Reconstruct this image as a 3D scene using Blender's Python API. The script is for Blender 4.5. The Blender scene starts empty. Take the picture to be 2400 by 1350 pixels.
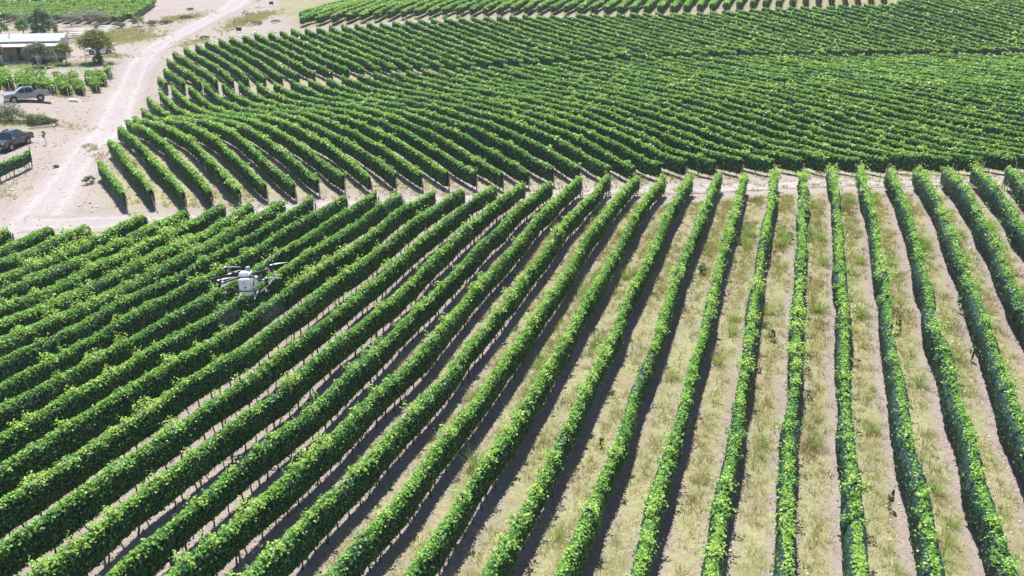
import bpy, math, random
import numpy as np
R = math.radians
scene = bpy.context.scene
col = scene.collection

# ---- camera, sky, sun, exposure ------------------------------------------------------------
cam_d = bpy.data.cameras.new('camera'); cam = bpy.data.objects.new('camera', cam_d); col.objects.link(cam)
cam.location = (0, 0, 20); cam.rotation_euler = (R(90-22.653), 0, 0)
cam_d.sensor_width = 36.0; cam_d.lens = 36.0*1900/2400
cam_d.clip_start = 0.5; cam_d.clip_end = 6000
scene.camera = cam
SUN_EL, SUN_AZ = R(67.0), math.atan2(-.07, .37)      # azimuth from +Y towards +X
world = bpy.data.worlds.new('World'); scene.world = world; world.use_nodes = True
wn = world.node_tree; sky = wn.nodes.new('ShaderNodeTexSky'); sky.sky_type = 'NISHITA'; sky.sun_disc = False
sky.sun_elevation = SUN_EL; sky.sun_rotation = SUN_AZ; sky.altitude = 1800; sky.dust_density = 1.7; sky.ozone_density = .45
wn.links.new(sky.outputs[0], wn.nodes['Background'].inputs[0]); wn.nodes['Background'].inputs[1].default_value = 0.105
sun_d = bpy.data.lights.new('sun', 'SUN'); sun = bpy.data.objects.new('sun', sun_d); col.objects.link(sun)
sun_d.energy = 4.6; sun_d.angle = R(.5); sun_d.color = (1, .985, .955)
sun.rotation_euler = (R(90)-SUN_EL, 0, math.pi-SUN_AZ); sun.location = (0, 0, 60)
vs = scene.view_settings; vs.view_transform = 'Standard'; vs.look = 'None'; vs.exposure = 0.88; vs.gamma = 1; vs.use_curve_mapping = False
scene.cycles.max_bounces = 5; scene.cycles.diffuse_bounces = 3; scene.cycles.glossy_bounces = 2
scene.cycles.transmission_bounces = 4; scene.cycles.volume_bounces = 0; scene.cycles.transparent_max_bounces = 6

# ---- terrain: smooth surface through surveyed ground heights -------------------------------
ROW1_FAR = [(-28.9,61.0,-0.83),(-26.1,62.3,-0.83),(-23.5,63.2,-0.63),(-21.1,63.3,-0.61),(-18.7,63.5,-0.40),(-16.2,63.8,-0.30),(-13.7,64.4,-0.20),(-11.2,64.9,-0.31),(-9.0,64.5,-0.05),(-6.5,65.1,0.03),(-4.1,65.2,0.05),(-1.5,66.0,-0.09),(1.0,66.4,0.28),(3.2,65.9,0.50),(5.8,66.6,0.48),(8.1,66.8,0.67),(10.7,67.3,0.56),(12.9,67.0,0.56),(15.2,67.0,0.76),(17.8,67.6,0.61),(19.4,65.5,1.21),(21.8,65.5,1.43),(23.5,63.8,1.76),(26.6,66.0,1.57),(29.0,66.3,1.48),(30.9,64.9,1.66),(33.3,65.1,1.78),(35.7,65.4,1.83),(38.0,65.3,1.81),(40.0,64.2,2.02)]
ROW1_NEAR = [(-14.9,19.8,0.49),(-12.5,20.0,0.33),(-10.2,19.8,0.54),(-7.9,19.7,0.86),(-5.6,19.5,0.76),(-3.2,19.7,0.53),(-0.7,20.2,0.13),(1.7,20.3,0.05),(3.9,19.9,0.42),(6.0,19.3,0.89),(8.3,19.0,1.16),(10.9,20.1,0.22),(13.1,19.6,0.62)]
ROW2_NEAR = [(-32.1,64.8,0.01),(-30.2,65.8,-0.27),(-27.5,65.6,-0.23),(-25.5,66.4,-0.53),(-23.2,66.7,-0.50),(-21.1,67.3,-0.11),(-18.6,67.4,0.13),(-16.9,68.6,-0.20),(-14.8,69.2,0.02),(-12.5,69.6,-0.04),(-10.4,70.2,-0.20),(-8.1,70.6,-0.03),(-5.8,70.9,-0.08),(-3.3,71.0,-0.26),(-0.9,71.2,-0.23),(1.4,71.6,-0.16),(3.7,71.9,-0.10),(6.1,72.0,0.15),(8.8,71.8,0.13),(11.1,72.1,0.28),(13.5,72.4,0.34),(15.8,72.8,0.40),(18.5,72.6,0.61),(20.9,72.7,0.62),(23.7,72.3,0.74),(26.3,72.2,0.90),(28.7,72.4,0.89),(31.4,72.2,0.94),(33.9,72.2,0.86),(36.7,71.8,1.02),(39.4,71.6,1.08),(42.1,71.4,1.05),(44.8,71.1,1.20)]
ROW2_FAR = [(-38.4,74.1,0.32),(-40.6,81.1,0.70),(-42.9,88.3,0.41),(-45.3,95.5,-0.30),(-47.9,103.1,-1.20),(-49.2,108.7,-1.13),(-51.0,115.0,-0.72),(-50.6,118.2,-0.46),(-49.7,120.6,-0.17),(-47.1,120.5,-0.03),(-45.3,121.6,-0.08),(-42.4,121.1,0.06),(-40.1,121.4,0.32),(-37.4,121.2,0.23),(-34.9,121.2,0.47),(-32.5,121.4,0.69),(-29.8,121.2,0.91),(-26.9,120.7,1.10),(-25.0,121.7,1.20)]
ROW2_MID = [(-33.8,74.9,0.20),(-36.8,79.3,0.93),(-38.9,86.1,0.85),(-35.9,81.7,0.79),(-32.7,76.9,0.63),(-30.5,73.7,0.29),(-27.6,69.5,0.06),(-40.5,92.2,0.15),(-34.8,83.7,1.03),(-30.6,77.6,1.21),(-27.4,72.9,0.33),(-12.0,72.6,0.56),(-15.0,77.1,0.97),(-18.4,82.0,1.29),(-20.4,85.0,1.31),(6.5,75.3,0.96),(4.1,78.7,1.47),(1.6,82.4,1.70)]
ROW3_FAR = [(-53.8,126.0,0.28),(-54.9,131.3,1.03),(-56.7,137.6,1.70),(-57.8,143.0,2.38),(-56.6,145.0,2.74),(-54.8,146.0,3.19),(-53.8,148.3,3.17),(-51.8,149.1,3.74),(-50.5,150.9,3.86),(-48.2,151.3,4.12),(-46.2,152.0,4.34),(-43.8,152.2,4.40),(-41.9,153.2,4.82),(-40.1,154.3,4.88),(-37.7,154.5,5.08),(-35.8,155.5,5.15),(-33.6,156.0,5.40)]
ROW3_NEAR = [(-50.9,121.7,0.52),(-48.3,121.6,0.47),(-45.8,121.6,0.85),(-43.5,122.0,0.78),(-41.2,122.3,0.68),(-39.3,123.2,0.61),(-36.7,123.2,0.61),(-34.3,123.4,0.96),(-31.7,123.2,1.17),(-29.4,123.6,1.24),(-26.8,123.5,1.68),(-24.4,123.8,1.90)]
OTHER = [(-12.3,122.5,2.0),(-1.2,123.5,2.4),(10,125,3.0),(32.4,127,3.5),(52.7,130,3.4),(81,133,3.3),
 (10,105,2.3),(30,108,2.9),(55,105,2.9),(80,108,3.1),(30,90,2.0),(60,85,1.8),
 (-20,158,6.2),(3,159,6.9),(40,160,7.7),(75,160,8.6),(-41,161,6.3),(-36,165,6.8),(-19.5,164,7.5),(4,166,8.2),(46,166,9.0),(75,166,9.8),
 (-36,185,8.2),(0,190,9.4),(45,190,10.2),(85,190,11.5),
 (-64.5,108.5,1.5),(-83.6,144,2.0),(-71,142.5,2.0),(-53.5,86,0.3),(-48,79.5,0.0),(-37,55.2,-0.9),(-60.5,130,0.2),(-42.7,78,-0.1),
 (-55,170,4.8),(-66,205,6.0),(-90,177,3.0),(-93,208,4.0),(-99,236,5.8),(-130,215,4.0),(-120,175,2.8),(-100,120,1.6),(-75,85,0.3),(-60,60,-0.8),
 (-150,-20,-2),(0,-15,0.4),(130,-20,0.5),(60,20,0.8),(-60,20,-1.2),(-150,100,1),(-150,160,2.5),(130,70,1.6),(130,130,4.0),(130,166,10.5),(-150,300,9),(0,300,13),(130,300,16)]
CTRL = np.array(ROW1_FAR+ROW1_NEAR+ROW2_NEAR+ROW2_FAR+ROW2_MID+ROW3_FAR+ROW3_NEAR+OTHER, float)
def _tps():
    P = CTRL[:, :2]/50.0; n = len(P)
    def K(A, B):
        r2 = ((A[:, None, :]-B[None])**2).sum(-1); return 0.5*r2*np.log(r2+1e-12)
    M = np.zeros((n+3, n+3)); M[:n, :n] = K(P, P)+0.004*np.eye(n)
    M[:n, n:] = np.c_[np.ones(n), P]; M[n:, :n] = M[:n, n:].T
    w = np.linalg.solve(M, np.r_[CTRL[:, 2], 0, 0, 0])
    gx = np.arange(GX0, GX1+.01, GS); gy = np.arange(GY0, GY1+.01, GS)
    Q = np.stack(np.meshgrid(gx, gy, indexing='xy'), -1).reshape(-1, 2)
    z = np.concatenate([K(q/50.0, P)@w[:n]+w[n]+(q/50.0)@w[n+1:] for q in np.array_split(Q, 20)])
    x, y = Q.T
    z += .045*np.sin(.62*x+.31*y+1.3)+.045*np.sin(.27*x-.58*y+.4)+.035*np.sin(.9*x+.75*y+2.1)+.03*np.sin(-1.1*x+.5*y)
    return z.reshape(len(gy), len(gx))
GX0, GX1, GY0, GY1, GS = -160., 140., -30., 310., 1.25
GZ = _tps()
def ground_z(x, y):
    x = np.asarray(x, float); y = np.asarray(y, float)
    u = np.clip((x-GX0)/GS, 0, GZ.shape[1]-1.001); v = np.clip((y-GY0)/GS, 0, GZ.shape[0]-1.001)
    i = u.astype(int); j = v.astype(int); a = u-i; b = v-j
    return GZ[j, i]*(1-a)*(1-b)+GZ[j, i+1]*a*(1-b)+GZ[j+1, i]*(1-a)*b+GZ[j+1, i+1]*a*b

# ---- helpers -------------------------------------------------------------------------------
def tag(o, label=None, cat=None, group=None, kind=None):
    if label: o['label'] = label
    if cat: o['category'] = cat
    if group: o['group'] = group
    if kind: o['kind'] = kind
    return o
def empty(name, loc, rz=0., label=None, cat=None, group=None):
    o = bpy.data.objects.new(name, None); col.objects.link(o); o.location = loc; o.rotation_euler = (0, 0, rz)
    o.empty_display_size = .3
    return tag(o, label, cat, group)
class MB:
    """collects vertices and faces; build() links them as one mesh object"""
    def __init__(s): s.v = []; s.f = []
    def add(s, vs, fs):
        n = len(s.v); s.v += [tuple(map(float, p)) for p in vs]; s.f += [tuple(i+n for i in f) for f in fs]; return s
    def box(s, c, d, rz=0., taper=1.):
        x, y, z = [q/2 for q in d]; cs, sn = math.cos(rz), math.sin(rz); P = []
        for k in (-1, 1):
            t = taper if k > 0 else 1
            for i, j in ((-1, -1), (1, -1), (1, 1), (-1, 1)):
                a, b = i*x*t, j*y*t; P.append((c[0]+a*cs-b*sn, c[1]+a*sn+b*cs, c[2]+k*z))
        return s.add(P, [(3, 2, 1, 0), (4, 5, 6, 7), (0, 1, 5, 4), (1, 2, 6, 5), (2, 3, 7, 6), (3, 0, 4, 7)])
    def tube(s, pts, rad, n=6, cap=True):
        pts = [np.array(p, float) for p in pts]; m = len(pts)
        rad = rad if hasattr(rad, '__len__') else [rad]*m; V = []; Fc = []
        for i in range(m):
            d = pts[min(i+1, m-1)]-pts[max(i-1, 0)]; d = d/(np.linalg.norm(d)+1e-9)
            a = np.cross(d, (0, 0, 1) if abs(d[2]) < .9 else (1, 0, 0)); a /= np.linalg.norm(a); b = np.cross(d, a)
            for k in range(n):
                t = 2*math.pi*k/n; V.append(pts[i]+rad[i]*(a*math.cos(t)+b*math.sin(t)))
        for i in range(m-1):
            for k in range(n): Fc.append((i*n+k, i*n+(k+1) % n, (i+1)*n+(k+1) % n, (i+1)*n+k))
        if cap: Fc += [tuple(range(n)), tuple(range((m-1)*n, m*n))[::-1]]
        return s.add(V, Fc)
    def lathe(s, prof, c, axis='z', n=16):
        V = []; Fc = []; m = len(prof)
        for r, h in prof:
            for k in range(n):
                t = 2*math.pi*k/n; a, b = r*math.cos(t), r*math.sin(t)
                V.append((c[0]+a, c[1]+b, c[2]+h) if axis == 'z' else (c[0]+a, c[1]+h, c[2]+b))
        for i in range(m-1):
            for k in range(n): Fc.append((i*n+k, i*n+(k+1) % n, (i+1)*n+(k+1) % n, (i+1)*n+k))
        Fc += [tuple(range(n))[::-1], tuple(range((m-1)*n, m*n))]
        return s.add(V, Fc)
    def prism(s, poly, y0, y1, inset=0.):
        """polygon in x,z extruded along y"""
        n = len(poly); V = [(x, y0, z) for x, z in poly]+[(x, y1, z) for x, z in poly]
        return s.add(V, [tuple(range(n)), tuple(range(2*n-1, n-1, -1))]+[(i, n+i, n+(i+1) % n, (i+1) % n) for i in range(n)])
    def blob(s, c, r, rng, sub=1, jit=.25):
        import bmesh
        bm = bmesh.new(); bmesh.ops.create_icosphere(bm, subdivisions=sub, radius=1)
        V = [np.array(v.co)*(1+rng.uniform(-jit, jit))*np.array(r)+np.array(c) for v in bm.verts]
        Fc = [[v.index for v in f.verts] for f in bm.faces]; bm.free(); return s.add(V, Fc)
    def build(s, name, m, parent=None, smooth=False, kind=None, loc=None, rz=0., bevel=0.):
        me = bpy.data.meshes.new(name); me.from_pydata(s.v, [], s.f); me.update()
        import bmesh
        bm = bmesh.new(); bm.from_mesh(me); bmesh.ops.recalc_face_normals(bm, faces=bm.faces)
        if bevel: bmesh.ops.bevel(bm, geom=[e for e in bm.edges if e.is_manifold and e.calc_face_angle(0) > .5], offset=bevel, segments=2, affect='EDGES', clamp_overlap=True)
        bm.to_mesh(me); bm.free()
        if smooth or bevel:
            me.polygons.foreach_set('use_smooth', [True]*len(me.polygons))
            try: me.set_sharp_from_angle(angle=R(40))
            except Exception: pass
        o = bpy.data.objects.new(name, me); col.objects.link(o); me.materials.append(m)
        if parent: o.parent = parent
        if kind: o['kind'] = kind
        if loc is not None: o.location = loc; o.rotation_euler = (0, 0, rz)
        return o
def np_mesh(name, V, quads, m, parent=None, tint=None, kind=None, smooth=False, tris=False):
    k = 3 if tris else 4
    me = bpy.data.meshes.new(name); V = np.ascontiguousarray(V, np.float32); Q = np.ascontiguousarray(quads, np.int32)
    me.vertices.add(len(V)); me.vertices.foreach_set('co', V.ravel())
    me.loops.add(Q.size); me.loops.foreach_set('vertex_index', Q.ravel())
    me.polygons.add(len(Q)); me.polygons.foreach_set('loop_start', np.arange(len(Q), dtype=np.int32)*k)
    me.polygons.foreach_set('loop_total', np.full(len(Q), k, np.int32))
    if smooth: me.polygons.foreach_set('use_smooth', np.ones(len(Q), bool))
    if tint is not None:
        for nm, val in (tint.items() if isinstance(tint, dict) else (('tint', tint),)):
            dom = 'FACE' if len(val) == len(Q) else 'POINT'
            at = me.attributes.new(nm, 'FLOAT', dom); at.data.foreach_set('value', np.ascontiguousarray(val, np.float32))
    me.update(calc_edges=True); me.materials.append(m)
    o = bpy.data.objects.new(name, me); col.objects.link(o)
    if parent: o.parent = parent
    if kind: o['kind'] = kind
    return o

# ---- materials -----------------------------------------------------------------------------
def new_mat(name):
    m = bpy.data.materials.new(name); m.use_nodes = True; return m, m.node_tree, m.node_tree.nodes['Principled BSDF']
def N(nt, t, **kw):
    n = nt.nodes.new(t)
    for k, v in kw.items(): setattr(n, k, v)
    return n
def ramp(nt, fac, stops):
    r = N(nt, 'ShaderNodeValToRGB'); e = r.color_ramp.elements
    while len(e) < len(stops): e.new(.5)
    for q, (p, c) in zip(e, stops): q.position = p; q.color = (*c, 1)
    nt.links.new(fac, r.inputs[0]); return r.outputs[0]
def noise(nt, scale, detail=3, rough=.55, vec=None):
    n = N(nt, 'ShaderNodeTexNoise'); n.inputs['Scale'].default_value = scale; n.inputs['Detail'].default_value = detail
    n.inputs['Roughness'].default_value = rough
    if vec is None: vec = pos(nt)
    nt.links.new(vec, n.inputs['Vector']); return n.outputs['Fac']
def pos(nt):
    return N(nt, 'ShaderNodeNewGeometry').outputs['Position']
def mixc(nt, f, a, b, mode='MIX'):
    m = N(nt, 'ShaderNodeMix', data_type='RGBA', blend_type=mode)
    for s, v in ((0, f), (6, a), (7, b)):
        if isinstance(v, (int, float)): m.inputs[s].default_value = v
        elif isinstance(v, tuple): m.inputs[s].default_value = (*v, 1)
        else: nt.links.new(v, m.inputs[s])
    return m.outputs[2]
def mth(nt, op, a, b=0.):
    m = N(nt, 'ShaderNodeMath', operation=op)
    for i, v in enumerate((a, b)):
        if isinstance(v, (int, float)): m.inputs[i].default_value = v
        else: nt.links.new(v, m.inputs[i])
    return m.outputs[0]
def attr(nt, name):
    return N(nt, 'ShaderNodeAttribute', attribute_name=name).outputs['Fac']
def bump(nt, b, h, strength, dist=.03):
    n = N(nt, 'ShaderNodeBump'); n.inputs['Strength'].default_value = strength; n.inputs['Distance'].default_value = dist
    nt.links.new(h, n.inputs['Height']); nt.links.new(n.outputs[0], b.inputs['Normal'])
def simple(name, c, rough=.6, metal=0., var=.15, scale=6., coat=0.):
    m, nt, b = new_mat(name)
    tc = N(nt, 'ShaderNodeTexCoord').outputs['Object']
    lo = tuple(q*(1-var) for q in c); hi = tuple(min(1, q*(1+var)) for q in c)
    nt.links.new(ramp(nt, noise(nt, scale, 4, .6, tc), [(.3, lo), (.7, hi)]), b.inputs['Base Color'])
    b.inputs['Roughness'].default_value = rough; b.inputs['Metallic'].default_value = metal
    b.inputs['Coat Weight'].default_value = coat; b.inputs['Coat Roughness'].default_value = .08
    return m
def leaf_mat(name, stops, trans=.35, gloss=.32, tcol=(.30, .42, .03)):
    """leaf: diffuse + light coming through the blade + a waxy sheen"""
    m, nt, b = new_mat(name)
    c = ramp(nt, attr(nt, 'tint'), stops)
    nt.links.new(c, b.inputs['Base Color']); b.inputs['Roughness'].default_value = .42; b.inputs['Specular IOR Level'].default_value = gloss
    t = N(nt, 'ShaderNodeBsdfTranslucent'); nt.links.new(mixc(nt, .55, c, tcol), t.inputs[0])
    mx = N(nt, 'ShaderNodeMixShader'); mx.inputs[0].default_value = trans
    nt.links.new(b.outputs[0], mx.inputs[1]); nt.links.new(t.outputs[0], mx.inputs[2])
    nt.links.new(mx.outputs[0], nt.nodes['Material Output'].inputs[0]); return m
M = {}
VINE = [(0, (.020, .075, .054)), (.34, (.050, .165, .090)), (.58, (.145, .32, .082)), (.80, (.33, .56, .095)), (1, (.50, .62, .15))]  # leaf greens stretched to paint shaded sides bluish and sunlit tops yellow
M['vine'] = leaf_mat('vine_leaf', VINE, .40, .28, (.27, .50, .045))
M['vine_bright'] = leaf_mat('bright_vine_leaf', [(0, (.045, .13, .02)), (.5, (.13, .30, .04)), (1, (.27, .44, .06))], .4, .35)
M['tree'] = leaf_mat('tree_leaf', [(0, (.04, .10, .045)), (.5, (.11, .21, .08)), (1, (.23, .34, .13))], .25, .25)
M['olive'] = leaf_mat('olive_leaf', [(0, (.08, .10, .02)), (.5, (.21, .225, .05)), (1, (.38, .37, .11))], .25, .2)
M['grey'] = leaf_mat('grey_leaf', [(0, (.07, .10, .06)), (.5, (.17, .21, .13)), (1, (.33, .36, .24))], .15, .15)
M['scrub'] = leaf_mat('scrub_leaf', [(0, (.05, .08, .035)), (.5, (.14, .18, .08)), (1, (.28, .29, .14))], .2, .15)
M['thorn'] = leaf_mat('thorn_twig', [(0, (.16, .145, .135)), (.5, (.30, .27, .25)), (1, (.44, .40, .36))], .05, .1)
M['straw'] = leaf_mat('straw_grass', [(0, (.22, .17, .075)), (.3, (.38, .34, .14)), (.55, (.50, .47, .20)), (.75, (.42, .46, .17)), (.9, (.28, .36, .10)), (1, (.13, .23, .06))], .3, .2, (.5, .45, .18))
M['green_grass'] = leaf_mat('green_grass', [(0, (.15, .25, .06)), (.5, (.38, .50, .14)), (1, (.62, .66, .28))], .3, .2, (.4, .5, .12))
M['weed_stem'] = simple('weed_stem', (.22, .22, .10), .9)
M['bark'] = simple('bark', (.16, .11, .08), .9, var=.4, scale=20)
M['vine_wood'] = simple('vine_wood', (.13, .085, .06), .9, var=.4, scale=15)
M['post_wood'] = simple('weathered_post', (.30, .24, .19), .85, var=.3, scale=12)
M['pale_wood'] = simple('pale_pole_wood', (.74, .70, .62), .8, var=.18, scale=5)
M['white_wood'] = simple('whitewashed_wood', (.72, .70, .62), .7, var=.12)

def net_mat():
    m, nt, b = new_mat('shade_net'); P = pos(nt)
    n1 = noise(nt, 7., 3, .65); n2 = noise(nt, .35, 2)
    mp = N(nt, 'ShaderNodeMapping'); mp.inputs['Scale'].default_value = (9, 9, 1.2); nt.links.new(P, mp.inputs[0])
    n3 = noise(nt, 1., 3, .6, mp.outputs[0])
    vo = N(nt, 'ShaderNodeTexVoronoi'); vo.inputs['Scale'].default_value = 11; nt.links.new(P, vo.inputs['Vector'])
    sp = N(nt, 'ShaderNodeSeparateColor'); nt.links.new(vo.outputs['Color'], sp.inputs[0])
    c = ramp(nt, mth(nt, 'ADD', mth(nt, 'MULTIPLY', n1, .55), mth(nt, 'MULTIPLY', sp.outputs[0], .45)), [(.30, (.011, .019, .018)), (.50, (.019, .042, .034)), (.66, (.046, .12, .075)), (.8, (.10, .21, .12))])
    c = mixc(nt, mth(nt, 'MULTIPLY', n3, .45), c, (.014, .022, .024))
    c = mixc(nt, ramp(nt, n2, [(.4, (0, 0, 0)), (.65, (.5, .5, .5))]), c, (.02, .032, .030))
    nt.links.new(c, b.inputs['Base Color']); b.inputs['Roughness'].default_value = .75; b.inputs['Specular IOR Level'].default_value = .2
    bump(nt, b, mth(nt, 'ADD', n1, n3), .8, .06); return m
M['net'] = net_mat()

A1, O1, S1 = R(18.818), 1.668, 2.214       # direction, offset and spacing of the near rows
A2, O2, S2 = R(-34.18), 9.878, 2.098       # and of the rows beyond the farm track
def ground_color(nt):
    """dry sandy soil with pebbles; straw litter along the middle of the alleys"""
    P = pos(nt)
    big = noise(nt, .09, 4, .55); mid = noise(nt, .8, 4, .6); fine = noise(nt, 6., 4, .7); peb = noise(nt, 14., 2, .5)
    c = ramp(nt, big, [(.35, (.41, .315, .27)), (.5, (.47, .375, .325)), (.68, (.53, .445, .40))])
    c = mixc(nt, .55, c, ramp(nt, mid, [(.3, (.36, .27, .225)), (.55, (.48, .39, .345)), (.75, (.58, .50, .455))]))
    c = mixc(nt, .45, c, ramp(nt, fine, [(.3, (.24, .175, .145)), (.55, (.5, .42, .37)), (.72, (.74, .66, .61))]))
    c = mixc(nt, ramp(nt, peb, [(.66, (0, 0, 0)), (.72, (.75, .75, .75))]), c, (.20, .155, .135))
    def alley(a, o, s, name):
        d = N(nt, 'ShaderNodeVectorMath', operation='DOT_PRODUCT'); nt.links.new(P, d.inputs[0])
        d.inputs[1].default_value = (math.cos(a)/s, -math.sin(a)/s, 0)
        u = mth(nt, 'FRACT', mth(nt, 'ADD', d.outputs['Value'], 50-o/s))
        u = mth(nt, 'ABSOLUTE', mth(nt, 'SUBTRACT', u, .5))          # 0 in the alley middle, .5 under the row
        u = mth(nt, 'ADD', u, mth(nt, 'MULTIPLY', mth(nt, 'SUBTRACT', noise(nt, 1.1, 4, .65), .5), .55))
        r = ramp(nt, u, [(.15, (1, 1, 1)), (.35, (0, 0, 0))])
        return mth(nt, 'MULTIPLY', mth(nt, 'MULTIPLY', r, attr(nt, name)), ramp(nt, noise(nt, .33, 3), [(.3, (.6,)*3), (.55, (.97,)*3)]))
    lit = ramp(nt, noise(nt, 4.5, 5, .75), [(.3, (.28, .25, .11)), (.5, (.45, .43, .20)), (.7, (.62, .58, .34))])
    lit = mixc(nt, ramp(nt, noise(nt, .25, 3), [(.5, (0, 0, 0)), (.68, (.6, .6, .6))]), lit, (.25, .27, .09))
    lit = mixc(nt, ramp(nt, noise(nt, .42, 4, .6), [(.58, (0, 0, 0)), (.72, (.7, .7, .7))]), lit, (.36, .22, .13))
    c = mixc(nt, alley(A1, O1, S1, 'near_block'), c, lit)
    c = mixc(nt, alley(A2, O2, S2, 'mid_block'), c, lit)
    c = mixc(nt, mth(nt, 'MULTIPLY', attr(nt, 'grassy'), ramp(nt, noise(nt, .5, 4, .65), [(.35, (.1,)*3), (.6, (1,)*3)])), c,
             ramp(nt, noise(nt, 2.5, 4, .7), [(.3, (.22, .22, .075)), (.6, (.36, .34, .14)), (.75, (.48, .42, .22))]))
    c = mixc(nt, mth(nt, 'MULTIPLY', attr(nt, 'lawn'), ramp(nt, noise(nt, 1.1, 4, .65), [(.3, (.25,)*3), (.5, (1,)*3)])), c,
             ramp(nt, noise(nt, 3., 4, .7), [(.3, (.10, .15, .035)), (.7, (.21, .26, .07))]))
    c = mixc(nt, mth(nt, 'MULTIPLY', attr(nt, 'near_block'), .22), c, (.16, .115, .095))
    return mixc(nt, 1., c, (.68, .69, .705), 'MULTIPLY'), fine, peb
m, nt, b = new_mat('dry_soil'); c, fi, pe = ground_color(nt); nt.links.new(c, b.inputs['Base Color'])
b.inputs['Roughness'].default_value = .95; b.inputs['Specular IOR Level'].default_value = .1
bump(nt, b, mth(nt, 'ADD', fi, pe), .5, .08); M['soil'] = m
m, nt, b = new_mat('compacted_dirt'); c, fi, pe = ground_color(nt)
u = attr(nt, 'across'); w = mth(nt, 'ADD', u, mth(nt, 'MULTIPLY', mth(nt, 'SUBTRACT', noise(nt, .5, 4, .6), .5), .5))
rut = ramp(nt, mth(nt, 'ABSOLUTE', mth(nt, 'SUBTRACT', mth(nt, 'ABSOLUTE', w), .42)), [(.04, (1, 1, 1)), (.2, (0, 0, 0))])
edge = ramp(nt, mth(nt, 'ABSOLUTE', w), [(.45, (1, 1, 1)), (.85, (0, 0, 0))])
road = mixc(nt, ramp(nt, noise(nt, 2.2, 4, .65), [(.35, (0, 0, 0)), (.7, (1, 1, 1))]), (.31, .27, .26), (.385, .345, .335))
road = mixc(nt, mth(nt, 'MULTIPLY', rut, .6), road, (.42, .38, .37))
nt.links.new(mixc(nt, mth(nt, 'MULTIPLY', edge, .75), c, road), b.inputs['Base Color']); b.inputs['Roughness'].default_value = .95
b.inputs['Specular IOR Level'].default_value = .1; bump(nt, b, fi, .4, .06); M['road'] = m

# ---- ground, road, farm track --------------------------------------------------------------
def inside(x, y, poly):
    x = np.asarray(x); y = np.asarray(y); r = np.zeros(x.shape, bool); n = len(poly)
    for i in range(n):
        (x0, y0), (x1, y1) = poly[i], poly[(i+1) % n]
        r ^= ((y0 > y) != (y1 > y)) & (x < (x1-x0)*(y-y0)/(y1-y0+1e-12)+x0)
    return r
gx = np.concatenate([[-3000, -900, -400, -250, -190], np.arange(GX0, GX1+.01, GS), [180, 250, 400, 900, 3000]])
gy = np.concatenate([[-900, -200, -70], np.arange(GY0, GY1+.01, GS), [340, 400, 600, 1200, 4000]])
XX, YY = np.meshgrid(gx, gy)
ZZ = ground_z(XX, YY); nx = len(gx)
ii = (np.arange(len(gy)-1)[:, None]*nx+np.arange(nx-1)[None]).ravel()
near_poly = [(-38, 55), (-30, 60), (-10, 63.5), (24, 62.5), (45, 63), (45, 0), (-60, 0)]
mid_poly = [(-33, 66), (-10, 71.5), (12, 73.5), (46, 72.5), (100, 70), (100, 170), (-33, 155), (-57, 143), (-54, 128), (-50, 115), (-47, 98), (-40, 78)]
far_poly = [(-42, 162), (0, 167), (110, 167), (110, 250), (-70, 250)]
lawn_poly = [(-96, 137), (-74, 139.5), (-68, 141.5), (-69, 145.5), (-80, 144), (-96, 143)]
xf, yf = XX.ravel(), YY.ravel()
def blur(a):
    a = a.reshape(XX.shape).astype(float)
    for _ in range(2): a = (a+np.roll(a, 1, 0)+np.roll(a, -1, 0)+np.roll(a, 1, 1)+np.roll(a, -1, 1))/5
    return a.ravel()
gr = inside(xf, yf, far_poly)*1.0
for cx_, cy_, rx, ry, amt in ((-95, 182, 14, 8, .9), (-84, 178, 9, 14, .8), (-74, 172, 6, 9, .7), (-62, 98, 7, 5, .8), (-57, 190, 6, 14, .7), (-80, 205, 7, 10, .5), (-66, 119, 5, 8, .35), (-46, 71, 4, 6, .35)):
    gr = np.maximum(gr, amt*np.exp(-(((xf-cx_)/rx)**2+((yf-cy_)/ry)**2)))
near_a = blur(inside(xf, yf, near_poly)); mid_a = blur(inside(xf, yf, mid_poly))
ground = np_mesh('ground', np.c_[xf, yf, ZZ.ravel()], np.c_[ii, ii+1, ii+1+nx, ii+nx], M['soil'], kind='structure', smooth=True,
                 tint={'near_block': near_a, 'mid_block': mid_a, 'grassy': blur(gr), 'lawn': blur(inside(xf, yf, lawn_poly))})
tag(ground, 'dry pinkish sandy soil under the vineyard and yard')
def ribbon(name, pts, half, lift, label):
    pts = np.array(pts, float); d = np.r_[0, np.cumsum(np.hypot(*np.diff(pts, axis=0).T))]
    s = np.arange(0, d[-1], .8)
    def smooth(k):
        a = np.interp(s, d, pts[:, k]); w = np.ones(9)/9
        return np.convolve(np.pad(a, 4, mode='edge'), w, 'valid')
    x, y = smooth(0), smooth(1); tx, ty = np.gradient(x), np.gradient(y); L = np.hypot(tx, ty); hw = np.interp(s, d, half) if hasattr(half, '__len__') else half
    us = np.linspace(-1, 1, 13); X = x[:, None]+us[None]*(ty/L*hw)[:, None]; Y = y[:, None]-us[None]*(tx/L*hw)[:, None]
    V = np.stack([X, Y, ground_z(X, Y)+lift], -1).reshape(-1, 3); n = len(us)
    q = (np.arange(len(s)-1)[:, None]*n+np.arange(n-1)[None]).ravel()
    z = np.zeros(len(V))
    o = np_mesh(name, V, np.c_[q, q+1, q+1+n, q+n], M['road'], kind='structure', smooth=True,
                tint={'across': np.tile(us, len(s)), 'near_block': z, 'mid_block': z, 'grassy': z, 'lawn': z})
    return tag(o, label)
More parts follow.
